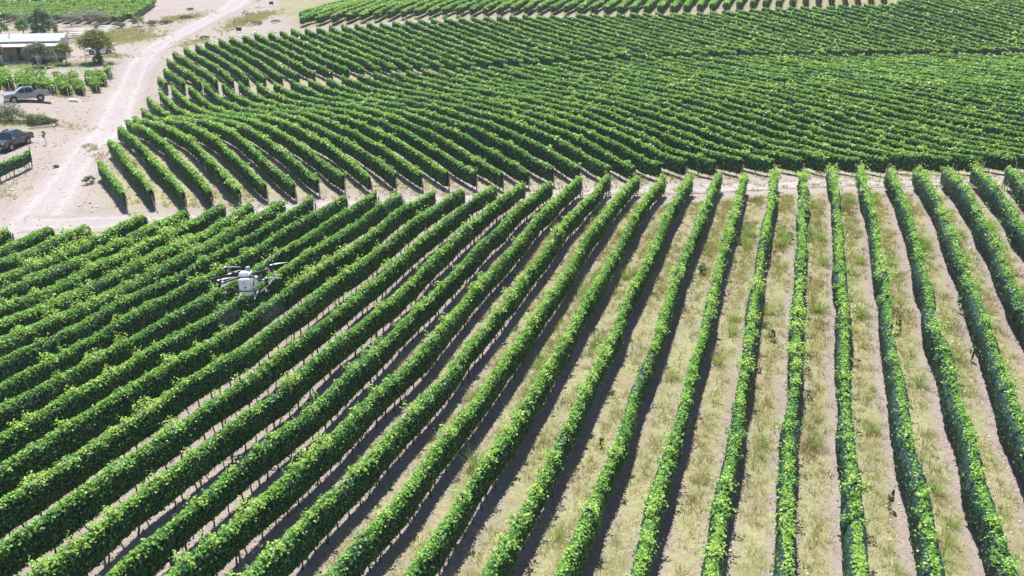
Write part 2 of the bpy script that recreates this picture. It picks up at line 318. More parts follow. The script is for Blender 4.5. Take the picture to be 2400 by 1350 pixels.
ribbon('dirt_road', [(-36, 50), (-38.2, 60), (-40, 68), (-43.3, 78), (-47, 92), (-51.5, 105), (-57.5, 122), (-62.5, 138), (-66.5, 155), (-68.5, 172), (-69.3, 188), (-72, 219), (-76, 240), (-80, 280)],
       [3.6, 3.4, 3, 2.6, 2.8, 3, 3, 3, 3, 3.2, 3.4, 4.5, 5, 5], .03, 'pale dirt road winding up along the left edge of the vineyard')
ribbon('farm_track', [(-40, 62), (-30, 62.8), (-22, 65), (-10, 67.2), (0, 68.6), (14, 69.6), (26, 68.2), (45, 67.6), (70, 66)], 1.9, .036, 'narrow dirt track between the near and middle vine blocks')

# ---- vine rows -----------------------------------------------------------------------------
ORD = ['first', 'second', 'third', 'fourth', 'fifth', 'sixth', 'seventh', 'eighth', 'ninth', 'tenth']
def nth(i):
    if i <= 10: return ORD[i-1]
    return '%d%s' % (i, 'th' if 10 < i % 100 < 14 else {1: 'st', 2: 'nd', 3: 'rd'}.get(i % 10, 'th'))
def wave(rng, s, L, amp):
    n = int(s[-1]/L)+4; k = rng.uniform(-1, 1, n); t = s/L+.5; i = t.astype(int); f = t-i; f = f*f*(3-2*f)
    return amp*(k[i]*(1-f)+k[i+1]*f)
CP, SP = math.cos(R(22.653)), math.sin(R(22.653))
def view_scale(x, y, z=0.):
    """pixels per metre seen from the survey camera, used only to choose level of detail"""
    d = np.asarray(y)*CP-(np.asarray(z)-20)*SP; return 1900/np.maximum(d, 1), d
def leaf_tris(P, Nn, size, rng):
    n = len(P); Nn = Nn/np.linalg.norm(Nn, axis=1)[:, None]
    T = np.cross(Nn, rng.normal(size=(n, 3))); T /= np.linalg.norm(T, axis=1)[:, None]+1e-9; B = np.cross(Nn, T)
    s = size[:, None]*rng.uniform(.75, 1.3, (n, 1))
    V = np.stack([P-T*s*.45+B*s*.5, P-T*s*.45-B*s*.5, P+T*s*.6], 1).reshape(-1, 3)
    return V, np.arange(n*3).reshape(-1, 3)
def leaf_quads(P, Nn, size, rng):
    n = len(P); Nn = Nn/np.linalg.norm(Nn, axis=1)[:, None]
    T = np.cross(Nn, rng.normal(size=(n, 3))); T /= np.linalg.norm(T, axis=1)[:, None]+1e-9; B = np.cross(Nn, T)
    s = size[:, None]*rng.uniform(.7, 1.3, (n, 1)); up = Nn*s*.14
    V = np.stack([P-T*s*.5, P+B*s*.46+up-T*s*.06, P+T*s*.5, P-B*s*.46+up-T*s*.06], 1).reshape(-1, 3)
    return V, np.arange(n*4).reshape(-1, 4)
BRACE = []
def brace_mesh():
    if not BRACE:
        o = MB().tube([(0, 0, -.15), (0, 0, .22)], .055, 6).tube([(0, 0, .18), (.42, 0, .52), (.83, 0, .9)], .022, 5).build('brace', M['post_wood']); BRACE.append(o.data); bpy.data.objects.remove(o)
    return BRACE[0]
post_mesh = {}
def post(name, x, y, h, r, parent, mkey='post_wood', lean=(0, 0)):
    k = (name, round(h, 2), r, mkey)
    if k not in post_mesh:
        mb = MB().tube([(0, 0, -.15), (0, 0, h*.5), (0, 0, h)], [r, r*.97, r*.93], 7)
        o = mb.build(name, M[mkey], smooth=True); post_mesh[k] = o.data
    else:
        o = bpy.data.objects.new(name, post_mesh[k]); col.objects.link(o)
    o.parent = parent; o.location = (x, y, float(ground_z(x, y))); o.rotation_euler = (lean[0], lean[1], random.uniform(0, 6)); ROWKIDS.append(o); return o
LAT = np.random.default_rng(77).uniform(0, 1, (64, 64))
def patch(x, y, L):
    u, v = np.asarray(x)/L, np.asarray(y)/L; i, j = np.floor(u).astype(int), np.floor(v).astype(int); a, b_ = u-i, v-j
    a, b_ = a*a*(3-2*a), b_*b_*(3-2*b_); f = lambda p, q: LAT[p % 64, q % 64]
    return f(i, j)*(1-a)*(1-b_)+f(i+1, j)*a*(1-b_)+f(i, j+1)*(1-a)*b_+f(i+1, j+1)*a*b_
LEAVES = [0]; ROWKIDS = []
def vine_row(A, B, label, group, seed, ht=1.70, base=.50, w=(.2, .36), side=1., net=True, top_w=.25, posts='ends', post_gap=5., mat='vine',
             size_k=1., lump=1., bright=0., shoots=1., fold=0., trunks=True, tris=True, core_k=1., brace=None, end_h=1.25, sway=.07, shaded_side_tint=.36):
    rng = np.random.default_rng(seed); random.seed(seed)
    A, B = np.array(A, float), np.array(B, float); Lg = np.linalg.norm(B-A); D = (B-A)/Lg; Rt = np.array([D[1], -D[0]])
    s = np.arange(0, Lg, .3)
    if len(s) < 4: return None
    x, y = A[0]+D[0]*s, A[1]+D[1]*s; z = ground_z(x, y)
    sc_, d = view_scale(x, y, z); px = 1200+1900*x/np.maximum(d, 1); dd = np.maximum(d, 1)
    py = 675-1900*((y*SP+(z-20)*CP)/dd)
    vis = (d > 4) & (px > -220) & (px < 2600) & (py < 1560) & (py > -90)
    if not vis.any(): return None
    i0, i1 = np.argmax(vis), len(vis)-np.argmax(vis[::-1]); s0, s1 = s[i0], s[i1-1]
    start_real, stop_real = i0 == 0, i1 == len(vis)
    A2_, Ls = A+D*s0, s1-s0
    if Ls < 1.5: return None
    root = empty('vine_row', (0, 0, 0), 0, label, 'vine row', group)
    # canopy sections: sideways sway, width of each face, height
    step = .3 if sc_.max() > 27 else .6
    s = np.arange(0, Ls+step, step); s = s[s <= Ls+1e-6]; n = len(s)
    x, y = A2_[0]+D[0]*s, A2_[1]+D[1]*s
    lat = wave(rng, s, 4.5, sway)+wave(rng, s, 1.7, sway*.35)
    pin = .5+.5*np.abs(np.sin(math.pi*(s+s0)/post_gap))**.7
    wl = (w[0]+(w[1]-w[0])*np.clip(.5+wave(rng, s, 3.2, .75), 0, 1))*(.72+.28*pin)+wave(rng, s, .9, .03*lump)
    wr = (w[0]+(w[1]-w[0])*np.clip(.5+wave(rng, s, 3.2, .75), 0, 1))*(.72+.28*pin)+wave(rng, s, .7, .03)
    hh = ht+wave(rng, s, 4., .09)+wave(rng, s, 1.1, .05*lump); bb = base+wave(rng, s, 1.6, .06)
    # profile across the row: u (fraction of face width) and v (fraction of height)
    prof = [(-.8, 0), (-1, .25), (-1, .62), (-.8, .9), (0, 1), (.8, .9), (1, .62), (1, .25), (.8, 0)]
    wl = wl*np.where(s < .6, .75, 1); G = []
    zg = ground_z(x, y)
    for u, v in prof:
        ww = np.where(u < 0, wl, wr)*core_k
        o_ = lat+u*ww+fold*.035*np.sin(s*9+wave(rng, s, 2., 2.))*(abs(u) > .5); zz = zg+bb+(hh-.1-bb)*v*(.5+.5*core_k)
        G.append(np.stack([x+Rt[0]*o_, y+Rt[1]*o_, zz], -1))
    G = np.stack(G, 1); m = len(prof)
    q = (np.arange(n-1)[:, None]*m+np.arange(m-1)[None]).ravel()
    Q = np.c_[q, q+1, q+1+m, q+m]
    caps = []
    for e in (0, n-1): caps += [(e*m+0, e*m+1, e*m+7, e*m+8), (e*m+1, e*m+2, e*m+6, e*m+7), (e*m+2, e*m+3, e*m+5, e*m+6)]
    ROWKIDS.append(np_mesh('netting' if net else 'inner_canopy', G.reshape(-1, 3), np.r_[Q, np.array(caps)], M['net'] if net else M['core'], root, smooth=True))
    # leaves
    pxm = np.interp(np.arange(0, Ls, .25), s, view_scale(x, y, zg)[0]); ls = np.clip(4.05/pxm, .095, .31)*size_k
    cell = .45*ls**2
    area_t = (2*top_w+.25)*.25*1.7/cell; area_s = 2*(ht-base)*.25*.85*side/cell
    def sample(area):
        c = rng.poisson(area); i = np.repeat(np.arange(len(c)), c); ss = i*.25+rng.uniform(0, .25, len(i)); return np.clip(ss, 0, Ls), ls[i]
    it = lambda a, q_: np.interp(q_, s, a)
    weak = np.ones(len(ls))
    for _ in range(rng.poisson(Ls/22)):
        c0 = rng.uniform(0, Ls); weak[int(max(0, c0-rng.uniform(.3, 1.2))/.25):int((c0+rng.uniform(.3, 1.2))/.25)] = rng.uniform(.1, .5)
    vig = patch(np.interp(np.arange(0, Ls, .25), s, x)+40, np.interp(np.arange(0, Ls, .25), s, y), 7.)*.6+patch(np.interp(np.arange(0, Ls, .25), s, x), np.interp(np.arange(0, Ls, .25), s, y)+9, 2.7)*.4
    area_t = area_t*weak*(.7+.6*vig); area_s = area_s*(.4+.6*weak)*(.75+.5*vig); tone = rng.normal(0, .025)
    st, zt = sample(area_t); nt_ = len(st); vt = np.interp(st, np.arange(0, Ls, .25), vig)-.5
    u = np.clip(rng.normal(0, .52, nt_), -1.25, 1.25)
    clump = wave(rng, np.arange(0, Ls+2, .1), .38, 1.); cl = np.interp(st, np.arange(0, Ls+2, .1), clump)
    spike = np.maximum(0, cl-.35)*rng.uniform(0, 1, nt_)**1.5*shoots*.8
    lo = it(lat, st)+u*top_w*(1+.18*cl)+np.where(np.abs(cl) > .72, np.sign(u)*rng.uniform(0, .24, nt_)*shoots, 0)
    zz = it(zg+hh, st)-.04-.11*u**2+spike+rng.normal(0, .045, nt_)
    Pt = np.stack([A2_[0]+D[0]*st+Rt[0]*lo, A2_[1]+D[1]*st+Rt[1]*lo, zz], -1)
    Nt = np.c_[rng.normal(0, .5, (nt_, 2))+np.outer(u*.55, Rt), np.abs(rng.normal(.85, .3, nt_))]
    tt = np.clip(rng.normal(.72+bright+tone+.30*vt, .15, nt_)+spike*.45+.10*cl, 0, 1)  # row-top leaves tinted brighter, sunlight put into their colour
    ss_, zs = sample(area_s); ns = len(ss_); v = rng.uniform(-.03, 1., ns); toward = -1. if Rt[0]*(A2_[0]+B[0])/2+Rt[1]*(A2_[1]+B[1])/2 > 0 else 1.
    sg = np.where(rng.random(ns) < .68, toward, -toward)      # the faces the camera sees carry the finer leaf cover
    pu = np.interp(v, [0, .25, .62, .9, 1], [.8, 1, 1, .8, .5]); ww = np.where(sg < 0, it(wl, ss_), it(wr, ss_))
    lo = it(lat, ss_)+sg*(pu*ww+rng.uniform(-.03, .03, ns)+np.where(rng.random(ns) < .14, rng.uniform(.03, .12, ns), 0)); b_ = it(bb, ss_); zz = it(zg, ss_)+b_+(it(hh, ss_)-.1-b_)*v
    Ps = np.stack([A2_[0]+D[0]*ss_+Rt[0]*lo, A2_[1]+D[1]*ss_+Rt[1]*lo, zz], -1)
    Ns = np.c_[np.outer(sg, Rt)*1.0+rng.normal(0, .42, (ns, 2)), rng.normal(.12, .36, ns)]
    ts = np.clip(rng.normal(shaded_side_tint+bright+tone, .17, ns)+.30*np.clip((v-.72)/.28, 0, 1), 0, 1)      # shade painted on the sides; young leaves near the top tinted as sunlit
    fine = sc_.max() > 27 and tris is False
    V, Qd = (leaf_quads if fine else leaf_tris)(np.r_[Pt, Ps], np.r_[Nt, Ns], np.r_[zt, zs], rng)
    LEAVES[0] += len(Qd)
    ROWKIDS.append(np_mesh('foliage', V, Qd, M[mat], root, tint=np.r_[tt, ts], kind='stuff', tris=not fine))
    # trunks, one about every metre, joined because they are only a pixel or two wide
    if trunks:
        gap = .8 if sc_.max() > 27 else 1.5
        tp = np.arange(.4, Ls, gap)+rng.uniform(-.15, .15, len(np.arange(.4, Ls, gap)))
        ok = view_scale(A2_[0]+D[0]*tp, A2_[1]+D[1]*tp)[0] > 11.5; tp = tp[ok]
        if len(tp):
            nT = len(tp); bx, by = A2_[0]+D[0]*tp+rng.normal(0, .04, nT), A2_[1]+D[1]*tp+rng.normal(0, .04, nT); bz = ground_z(bx, by)-.05
            tx, ty = bx+rng.normal(0, .07, nT), by+rng.normal(0, .07, nT); tz = bz+base+.25; rr = rng.uniform(.022, .04, nT)
            mxx, mxy = (bx+tx)/2+rng.normal(0, .04, nT), (by+ty)/2+rng.normal(0, .04, nT); V = []
            for (px_, py_, pz_, k) in ((bx, by, bz, 1.25), (mxx, mxy, (bz+tz)/2, 1), (tx, ty, tz, .9)):
                for a in range(4): V.append(np.stack([px_+rr*k*math.cos(a*math.pi/2), py_+rr*k*math.sin(a*math.pi/2), pz_], -1))
            V = np.stack(V, 1).reshape(-1, 3); o_ = np.arange(nT)[:, None, None]*12
            qq = np.array([(r_*4+a, r_*4+(a+1) % 4, r_*4+4+(a+1) % 4, r_*4+4+a) for r_ in (0, 1) for a in range(4)])[None]
            ROWKIDS.append(np_mesh('trunk', V, (o_+qq).reshape(-1, 4), M['vine_wood'], root, kind='stuff', smooth=True))
    # posts
    if posts:
        if start_real: post('end_post', A[0]-D[0]*.22, A[1]-D[1]*.22, end_h, .062, root, lean=(rng.normal(0, .05), rng.normal(0, .05)))
        if stop_real: post('end_post', B[0]+D[0]*.22, B[1]+D[1]*.22, end_h, .062, root, lean=(rng.normal(0, .05), rng.normal(0, .05)))
    if brace:
        E, sg_ = (A, -1) if brace == 'start' else (B, 1)
        if (start_real if brace == 'start' else stop_real):
            q_ = E+D*sg_*1.05; o = bpy.data.objects.new('brace', brace_mesh()); col.objects.link(o); o.parent = root
            o.location = (q_[0], q_[1], float(ground_z(*q_))); o.rotation_euler = (0, 0, math.atan2(-D[1]*sg_, -D[0]*sg_)); ROWKIDS.append(o)
    if posts == 'all':
        k = math.ceil(s0/post_gap)
        while k*post_gap < s1:
            if k: post('trellis_post', *(A+D*k*post_gap), ht-.2, .042, root)
            k += 1
    ax, ay = A2_; az = float(ground_z(ax, ay)); root.location = (ax, ay, az)
    for c in ROWKIDS: c.location = (c.location[0]-ax, c.location[1]-ay, c.location[2]-az)
    ROWKIDS.clear(); return root
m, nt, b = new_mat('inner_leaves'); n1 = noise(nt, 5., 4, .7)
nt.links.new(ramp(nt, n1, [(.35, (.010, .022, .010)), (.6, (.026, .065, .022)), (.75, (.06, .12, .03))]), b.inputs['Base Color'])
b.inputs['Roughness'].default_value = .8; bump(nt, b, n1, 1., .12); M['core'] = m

def on_row(a, off, Y):
    """point of the row line (direction a, offset off) at world Y"""
    return ((off+math.sin(a)*Y)/math.cos(a), Y)
def cross(a, off, line):
    """where a row line meets a polyline of (x, y)"""
    n = (math.cos(a), -math.sin(a)); pr = [n[0]*p[0]+n[1]*p[1]-off for p in line]
    for i in range(len(pr)-1):
        if pr[i]*pr[i+1] <= 0:
            t = pr[i]/(pr[i]-pr[i+1]+1e-12); return (line[i][0]+t*(line[i+1][0]-line[i][0]), line[i][1]+t*(line[i+1][1]-line[i][1]))
    return None
# near block: rows that run towards the camera
FAR1 = {-25: (-37.3, 57.0), -24: (-34.7, 57.8), -23: (-32.2, 58.4)}
for i, p in enumerate(ROW1_FAR): FAR1[i-22] = p[:2]
for k in (8, 9, 10): FAR1[k] = on_row(A1, O1+k*S1, 64.3)
cnt = 0
for k in range(-25, 11):
    off = O1+k*S1; B = on_row(A1, off, FAR1[k][1]); cnt += 1
    t = np.clip((k+4)/5, 0, 1)          # to the right the sides are bare net, to the left leaves push through it
    vine_row(on_row(A1, off, 8.), B, 'netted vine row of the near block, %s counted from the dirt road on the left' % nth(cnt), 'vine rows of the near block',
             100+k, side=.85-.77*t if k > -18 else 1., w=(.14+.07*t, .25+.13*t) if k > -18 else (.26, .46), ht=1.74 if k > -18 else 1.66, posts='all', tris=False, brace='stop', fold=.4+.6*t, sway=.09, shaded_side_tint=.42, top_w=.20-.02*t if k > -18 else .36, shoots=1.1+.7*t if k > -18 else 1.8, net=k > -18)
# middle block, beyond the farm track
far2_line = [p[:2] for p in ROW2_FAR[18:]]+[(-1.2, 123.7), (32.4, 127.2), (81, 132.4), (150, 141)]
near2_line = [(42.1, 71.5), (60, 70.5), (160, 66)]
for k in range(0, 75):
    off = O2+k*S2
    A = ROW2_NEAR[k][:2] if k < 33 else cross(A2, off, near2_line)
    B = ROW2_FAR[k][:2] if k < 19 else cross(A2, off, far2_line)
    if A is None or B is None: continue
    vine_row(A, B, 'netted vine row of the middle block, %s counted from the dirt road on the left' % nth(k+1), 'vine rows of the middle block',
             300+k, brace='start', ht=1.74, base=.36, side=.95, w=(.13, .21), sway=.05, top_w=.21, shoots=.8, shaded_side_tint=.38)
# upper block
near3_line = [p[:2] for p in ROW3_NEAR[11:]]+[(-12.3, 125.0), (-1.2, 126.2), (32.4, 129.6), (81, 135), (170, 144)]
far3_line = [p[:2] for p in ROW3_FAR[16:]]+[(-20, 158), (3, 159.5), (40, 160.3), (72, 162), (80, 170), (90, 184), (160, 200)]
for j in range(0, 92):
    off = O2+(j+7.8)*S2
    A = ROW3_NEAR[j][:2] if j < 12 else cross(A2, off, near3_line)
    B = ROW3_FAR[j][:2] if j < 17 else cross(A2, off, far3_line)
    if A is None or B is None: continue
    vine_row(A, B, 'netted vine row of the upper block, %s counted from the dirt road on the left' % nth(j+1), 'vine rows of the upper block',
             500+j, ht=1.74, base=.36, side=.95, w=(.13, .22), sway=.05, top_w=.22, shoots=.8, shaded_side_tint=.38)
# far block at the top edge: thicker rows without nets, their shaded ends towards the camera
near4_line = [(-42.5, 171), (-41.2, 166), (-40, 161.5), (-36.5, 163), (-30, 164), (-19.5, 164.5), (4, 166), (46, 166.6), (75, 167.4)]
S4 = 2.44; n4 = (math.cos(A1), -math.sin(A1)); O4 = n4[0]*-42.3+n4[1]*170.5
for j in range(0, 52):
    off = O4+j*S4; A = cross(A1, off, near4_line)
    if A is None: continue
    B = on_row(A1, off, A[1]+30)
    vine_row(A, B, 'leafy vine row of the far block along the top edge, %s from its left end' % nth(j+1), 'vine rows of the far block',
             700+j, ht=1.75, base=.5, w=(.38, .5), net=False, side=.75, top_w=.45, bright=.03, posts='ends', end_h=1.5, sway=.05, shoots=.6)
# bright block behind the house, top left
A5 = math.atan2(-5.6, 27.0); n5 = (math.cos(A5), -math.sin(A5)); O5 = n5[0]*-92.3+n5[1]*206; S5 = 2.5
near5_line = [(-80, 212), (-91.8, 205.5), (-94, 200), (-104, 204), (-128, 207), (-160, 211)]
for j in range(0, 22):
    off = O5-j*S5; A = cross(A5, off, near5_line)
    if A is None: continue
    B = on_row(A5, off, 236+.05*j)
    vine_row(A, B, 'bright green vine row behind the house, %s from the dirt road' % nth(j+1), 'bright vine rows behind the house',
             800+j, ht=2.0, base=.6, w=(.75, .95), net=False, side=.6, top_w=.85, lump=5., core_k=.6, mat='vine_bright', bright=-.05, posts=None, sway=.12, shoots=.5, trunks=False)
# one more block beyond it shows only its dark row ends
for j in range(0, 9):
    A = (-139.5+j*4.1, 243.5-.05*j)
    B = (A[0]-6, A[1]+14)
    vine_row(A, B, 'dark-ended vine row beyond the bright block at the top left, %s from the left' % nth(j+1), 'vine rows at the top left corner',
             850+j, ht=2.1, base=.5, w=(.9, 1.1), net=False, side=.8, top_w=.8, posts='ends', end_h=2.1, trunks=False)

# ---- materials for made things -------------------------------------------------------------
M['silver'] = simple('silver_paint', (.27, .30, .35), .32, .35, .05, 3, .6)
M['darkpaint'] = simple('dark_grey_paint', (.022, .026, .036), .28, .3, .1, 3, .8)
M['whitepaint'] = simple('white_paint', (.72, .72, .72), .35, 0, .04, 3, .5)
M['carglass'] = simple('tinted_glass', (.012, .015, .02), .06, 0, .1, 3, .5)
M['tyre'] = simple('tyre_rubber', (.02, .02, .021), .85)
M['rim'] = simple('alloy_rim', (.35, .35, .36), .35, .7)
M['blackplastic'] = simple('black_plastic', (.018, .018, .02), .6)
M['chrome'] = simple('chrome', (.6, .6, .6), .2, .9, .05)
M['lamp'] = simple('clear_lamp', (.65, .68, .7), .12, 0, .1, 9, 1.)
M['redlamp'] = simple('red_lamp', (.28, .015, .02), .2, 0, .15, 9, .8)
M['roofmetal'] = simple('pale_blue_sheet_metal', (.31, .385, .41), .45, .15, .06, 1.5)
M['plaster'] = simple('ochre_plaster', (.40, .31, .24), .9, var=.15, scale=2)
M['pinkplaster'] = simple('pale_pink_plaster', (.58, .47, .43), .9, var=.12, scale=2)
M['whitewash'] = simple('whitewash', (.74, .72, .66), .85, var=.08, scale=4)
M['darkdoor'] = simple('dark_door_wood', (.03, .02, .018), .7)
M['concrete'] = simple('porch_concrete', (.45, .42, .39), .9)
M['blueplastic'] = simple('blue_plastic', (.02, .07, .30), .4)
M['navy'] = simple('navy_barrel', (.02, .03, .085), .45)
M['rust'] = simple('rust_red_board', (.10, .028, .022), .8, var=.35, scale=5)
M['rock'] = simple('pale_rock', (.46, .40, .36), .95, var=.25, scale=3)
M['whiterock'] = simple('white_rock', (.68, .63, .58), .95, var=.15, scale=3)
M['stone'] = simple('road_stone', (.30, .25, .225), .95, var=.4, scale=.6)
M['palenet'] = simple('pale_net_cloth', (.45, .46, .45), .9)

def gz(x, y): return float(ground_z(x, y))
def at(x, y, dz=0.): return (x, y, gz(x, y)+dz)

# ---- pickup trucks -------------------------------------------------------------------------
def arch(cx, r, zb, n=8):
    a0 = math.asin((zb-.39)/r); return [(cx-r*math.cos(a0+(math.pi-2*a0)*i/n), .39+r*math.sin(a0+(math.pi-2*a0)*i/n)) for i in range(n+1)]
def pickup(loc, heading, k, paint, label, sport_bar=False, dark_hood=False):
    t = empty('pickup_truck', loc, heading, label, 'pickup truck'); t.scale = (k, k, k)
    zb = .50
    poly = [(-2.62, .62)]+arch(-1.46, .47, zb)+arch(1.62, .47, zb)+[(2.5, .46), (2.66, .60), (2.66, .86), (2.56, 1.02), (2.2, 1.10), (1.34, 1.18), (-.86, 1.17), (-.90, 1.15), (-2.60, 1.14), (-2.66, .95)]
    b = MB().prism(poly, -.9, .9)
    b.build('body', M[paint], t, bevel=.045)
    cabp = [(1.38, 1.165), (.72, 1.70), (.46, 1.81), (-.5, 1.84), (-.78, 1.78), (-.90, 1.165)]
    hw = lambda z: .86-(z-1.165)*.34
    c = MB(); n = len(cabp)
    c.add([(x, -hw(z), z) for x, z in cabp]+[(x, hw(z), z) for x, z in cabp],
          [tuple(range(n)), tuple(range(2*n-1, n-1, -1))]+[(i, n+i, n+(i+1) % n, (i+1) % n) for i in range(n)])
    c.build('cab', M[paint], t, bevel=.04)
    def pane(name, pts, off):
        V = [np.array(p) for p in pts]; nn = np.cross(V[1]-V[0], V[2]-V[0]); nn /= np.linalg.norm(nn)
        if nn@np.array(off) < 0: nn = -nn
        mb = MB().add([v+nn*.016 for v in V]+[v-nn*.03 for v in V], [tuple(range(len(V))), tuple(range(2*len(V)-1, len(V)-1, -1))]+[(i, len(V)+i, len(V)+(i+1) % len(V), (i+1) % len(V)) for i in range(len(V))])
        return mb.build(name, M['carglass'], t)
    pane('windscreen', [(1.31, -.76, 1.22), (1.31, .76, 1.22), (.77, .64, 1.66), (.77, -.64, 1.66)], (1, 0, .5))
    pane('rear_window', [(-.88, -.68, 1.26), (-.88, .68, 1.26), (-.80, .58, 1.68), (-.80, -.58, 1.68)], (-1, 0, .1))
    for sgn in (-1, 1):
        P = lambda x, z: (x, sgn*(hw(z)), z)
        pane('side_window', [P(1.10, 1.23), P(.26, 1.23), P(.26, 1.71), P(.60, 1.66)], (0, sgn, 0))
        pane('side_window', [P(.16, 1.23), P(-.72, 1.23), P(-.64, 1.70), P(.16, 1.72)], (0, sgn, 0))
        for x0, x1 in ((.22, 1.2), (-.80, .18)):
            dr = MB().box(((x0+x1)/2, sgn*.902, .84), (x1-x0-.03, .02, .60)).build('door', M[paint], t, bevel=.008)
            MB().box((x0+.12, sgn*.925, 1.03), (.16, .03, .035)).build('handle', M['chrome'], dr)
        MB().box((1.08, sgn*1.0, 1.24), (.14, .22, .16)).build('mirror', M['chrome' if paint == 'darkpaint' else paint], t, bevel=.03)
        MB().box((2.50, sgn*.66, .90), (.26, .42, .17)).build('headlight', M['lamp'], t, bevel=.03)
        MB().box((-2.60, sgn*.80, .90), (.14, .20, .34)).build('tail_light', M['redlamp'], t, bevel=.02)
        MB().box((.05, sgn*.9, .44), (2.0, .14, .06)).build('side_step', M['blackplastic'], t)
        for x in (-1.46, 1.62):
            w = MB().lathe([(.24, -.12), (.36, -.125), (.385, -.09), (.385, .09), (.36, .125), (.24, .12)], (x, sgn*.80, .385), 'y', 20).build('wheel', M['tyre'], t, smooth=True)
            rm = MB().lathe([(.05, -.02), (.24, -.02), (.24, .02), (.05, .02)], (x, sgn*.915, .385), 'y', 16)
            for q in range(6):
                a = q*math.pi/3; rm.box((x+.13*math.cos(a), sgn*.935, .385+.13*math.sin(a)), (.05, .03, .2) if q % 3 == 1 else (.19, .03, .045))
            rm.build('rim', M['rim'], w)
            MB().lathe([(.40, -.03), (.47, -.03), (.47, .05), (.40, .05)], (x, sgn*.86, .40), 'y', 20).build('wheel_arch', M['blackplastic'], t)
    MB().box((2.62, 0, .86), (.10, .95, .22)).build('grille', M['blackplastic'], t)
    MB().box((2.64, 0, .56), (.16, 1.76, .2)).build('front_bumper', M[paint], t, bevel=.05)
    MB().box((-2.68, 0, .56), (.16, 1.7, .16)).build('rear_bumper', M['chrome' if paint == 'silver' else 'blackplastic'], t, bevel=.03)
    MB().box((-1.75, 0, 1.16), (1.66, 1.56, .06)).build('bed_cover', M['blackplastic'], t, bevel=.015)
    for sgn in (-1, 1): MB().box((-.1, sgn*.52, 1.86), (1.0, .05, .05)).build('roof_rail', M['blackplastic'], t)
    if sport_bar:
        MB().tube([(-1.0, -.8, 1.14), (-1.02, -.68, 1.62), (-1.02, .68, 1.62), (-1.0, .8, 1.14)], .05, 8).tube([(-1.55, -.8, 1.14), (-.98, -.68, 1.5)], .04, 6).tube([(-1.55, .8, 1.14), (-.98, .68, 1.5)], .04, 6).build('sport_bar', M['blackplastic'], t, smooth=True)
    return t
pickup(at(-64.3, 109.0, -.02), math.atan2(-.56, -.83), 1.0, 'silver', 'silver double-cab pickup parked in front of the small bushy vine plot')
pickup(at(-53.9, 86.7, -.02), math.atan2(-1.0, -.03), 1.0, 'darkpaint', 'dark grey pickup with a sport bar, half out of frame at the left edge', True)
pickup(at(-74.8, 152.6, -.02), math.atan2(-.35, -.94), .9, 'whitepaint', 'white pickup with a black bed cover half hidden behind the round tree')

# ---- house ---------------------------------------------------------------------------------
hx, hy = -86.0, 145.6; hz = gz(-84, 144)+.05
h = empty('farmhouse', (hx, hy, hz), R(12), 'low farmhouse with a pale blue metal roof and a shaded porch', 'house')
XL, XR, YF, YB = -9.5, 7.4, .2, 3.4     # front wall at y = .2, porch in front of it
MB().box(((XL+XR)/2, YF+.1, 1.45), (XR-XL, .2, 2.9)).box(((XL+XR)/2, YB-.1, 1.9), (XR-XL, .2, 3.8)).build('wall', M['plaster'], h)
g = MB().prism([(0, 0)]*0 or [(YF, 0), (YB, 0), (YB, 4.35), (YF+.2, 3.45), (YF, 3.45)], 0, .28)
g.v = [(XR+y, x, z) for x, y, z in g.v]; gw = g.build('gable_wall', M['pinkplaster'], h)
MB().box((XR+.14, YF+1.0, 3.66), (.36, 2.0, .2), 0).build('parapet_cap', M['whitewash'], h)
# corrugated roof rising to the back
V = []; nxr = 120; xs = np.linspace(XL-.2, XR-.02, nxr)
for yy, zz in ((YF-.45, 3.30), (YB+.2, 4.2)):
    for x in xs: V.append((x, yy, zz+.035*math.sin(x*2*math.pi/.34)))
rf = MB().add(V+[(a, b_, c-.04) for a, b_, c in V], [(i, i+1, nxr+i+1, nxr+i) for i in range(nxr-1)]+[(2*nxr+i, 3*nxr+i, 3*nxr+i+1, 2*nxr+i+1) for i in range(nxr-1)]+[(i, 2*nxr+i, 2*nxr+i+1, i+1) for i in range(nxr-1)])
roof = rf.build('roof', M['roofmetal'], h, smooth=True)
MB().box(((XL+XR)/2, YF-.5, 3.22), (XR-XL+.2, .06, .18)).build('eave_board', M['whitewash'], h)
MB().tube([(-1.1, 1.6, 3.4), (-1.1, 1.6, 4.55)], .075, 8).lathe([(.13, 0), (.13, .08), (.02, .16)], (-1.1, 1.6, 4.55), 'z', 8).build('chimney_pipe', M['roofmetal'], roof, smooth=True)
a_ = MB().prism([(YF-.02, 3.0), (YF-.02, 2.94), (-2.5, 2.52), (-2.5, 2.60)], XL, XR-.1); a_.v = [(y, x, z) for x, y, z in a_.v]
a_.build('porch_roof', M['pinkplaster'], h)
MB().box(((XL+XR)/2-.05, -2.45, 2.47), (XR-XL-.1, .12, .14)).build('porch_beam', M['darkdoor'], h)
for x in (-9.2, -1.8, 6.8):
    MB().box((x, -2.3, 1.2), (.3, .3, 2.4)).box((x, -2.3, 2.36), (.5, .36, .1)).build('porch_post', M['whitewash'], h, bevel=.02)
MB().box(((XL+XR)/2, -1.2, -.05), (XR-XL, 2.8, .3)).build('porch_floor', M['concrete'], h)
d_ = MB().box((.55, YF-.03, 1.2), (1.0, .08, 2.2)).build('door', M['darkdoor'], h); MB().box((.95, YF-.09, 1.1), (.05, .06, .14)).build('handle', M['chrome'], d_)
for x in (-5.2, 4.2):
    w_ = MB().box((x, YF-.02, 1.6), (1.3, .08, 1.1)).build('window', M['carglass'], h)
    MB().box((x, YF-.05, 1.6), (.06, .08, 1.1)).box((x, YF-.05, 2.17), (1.42, .1, .07)).box((x, YF-.05, 1.03), (1.42, .14, .07)).build('frame', M['darkdoor'], w_)
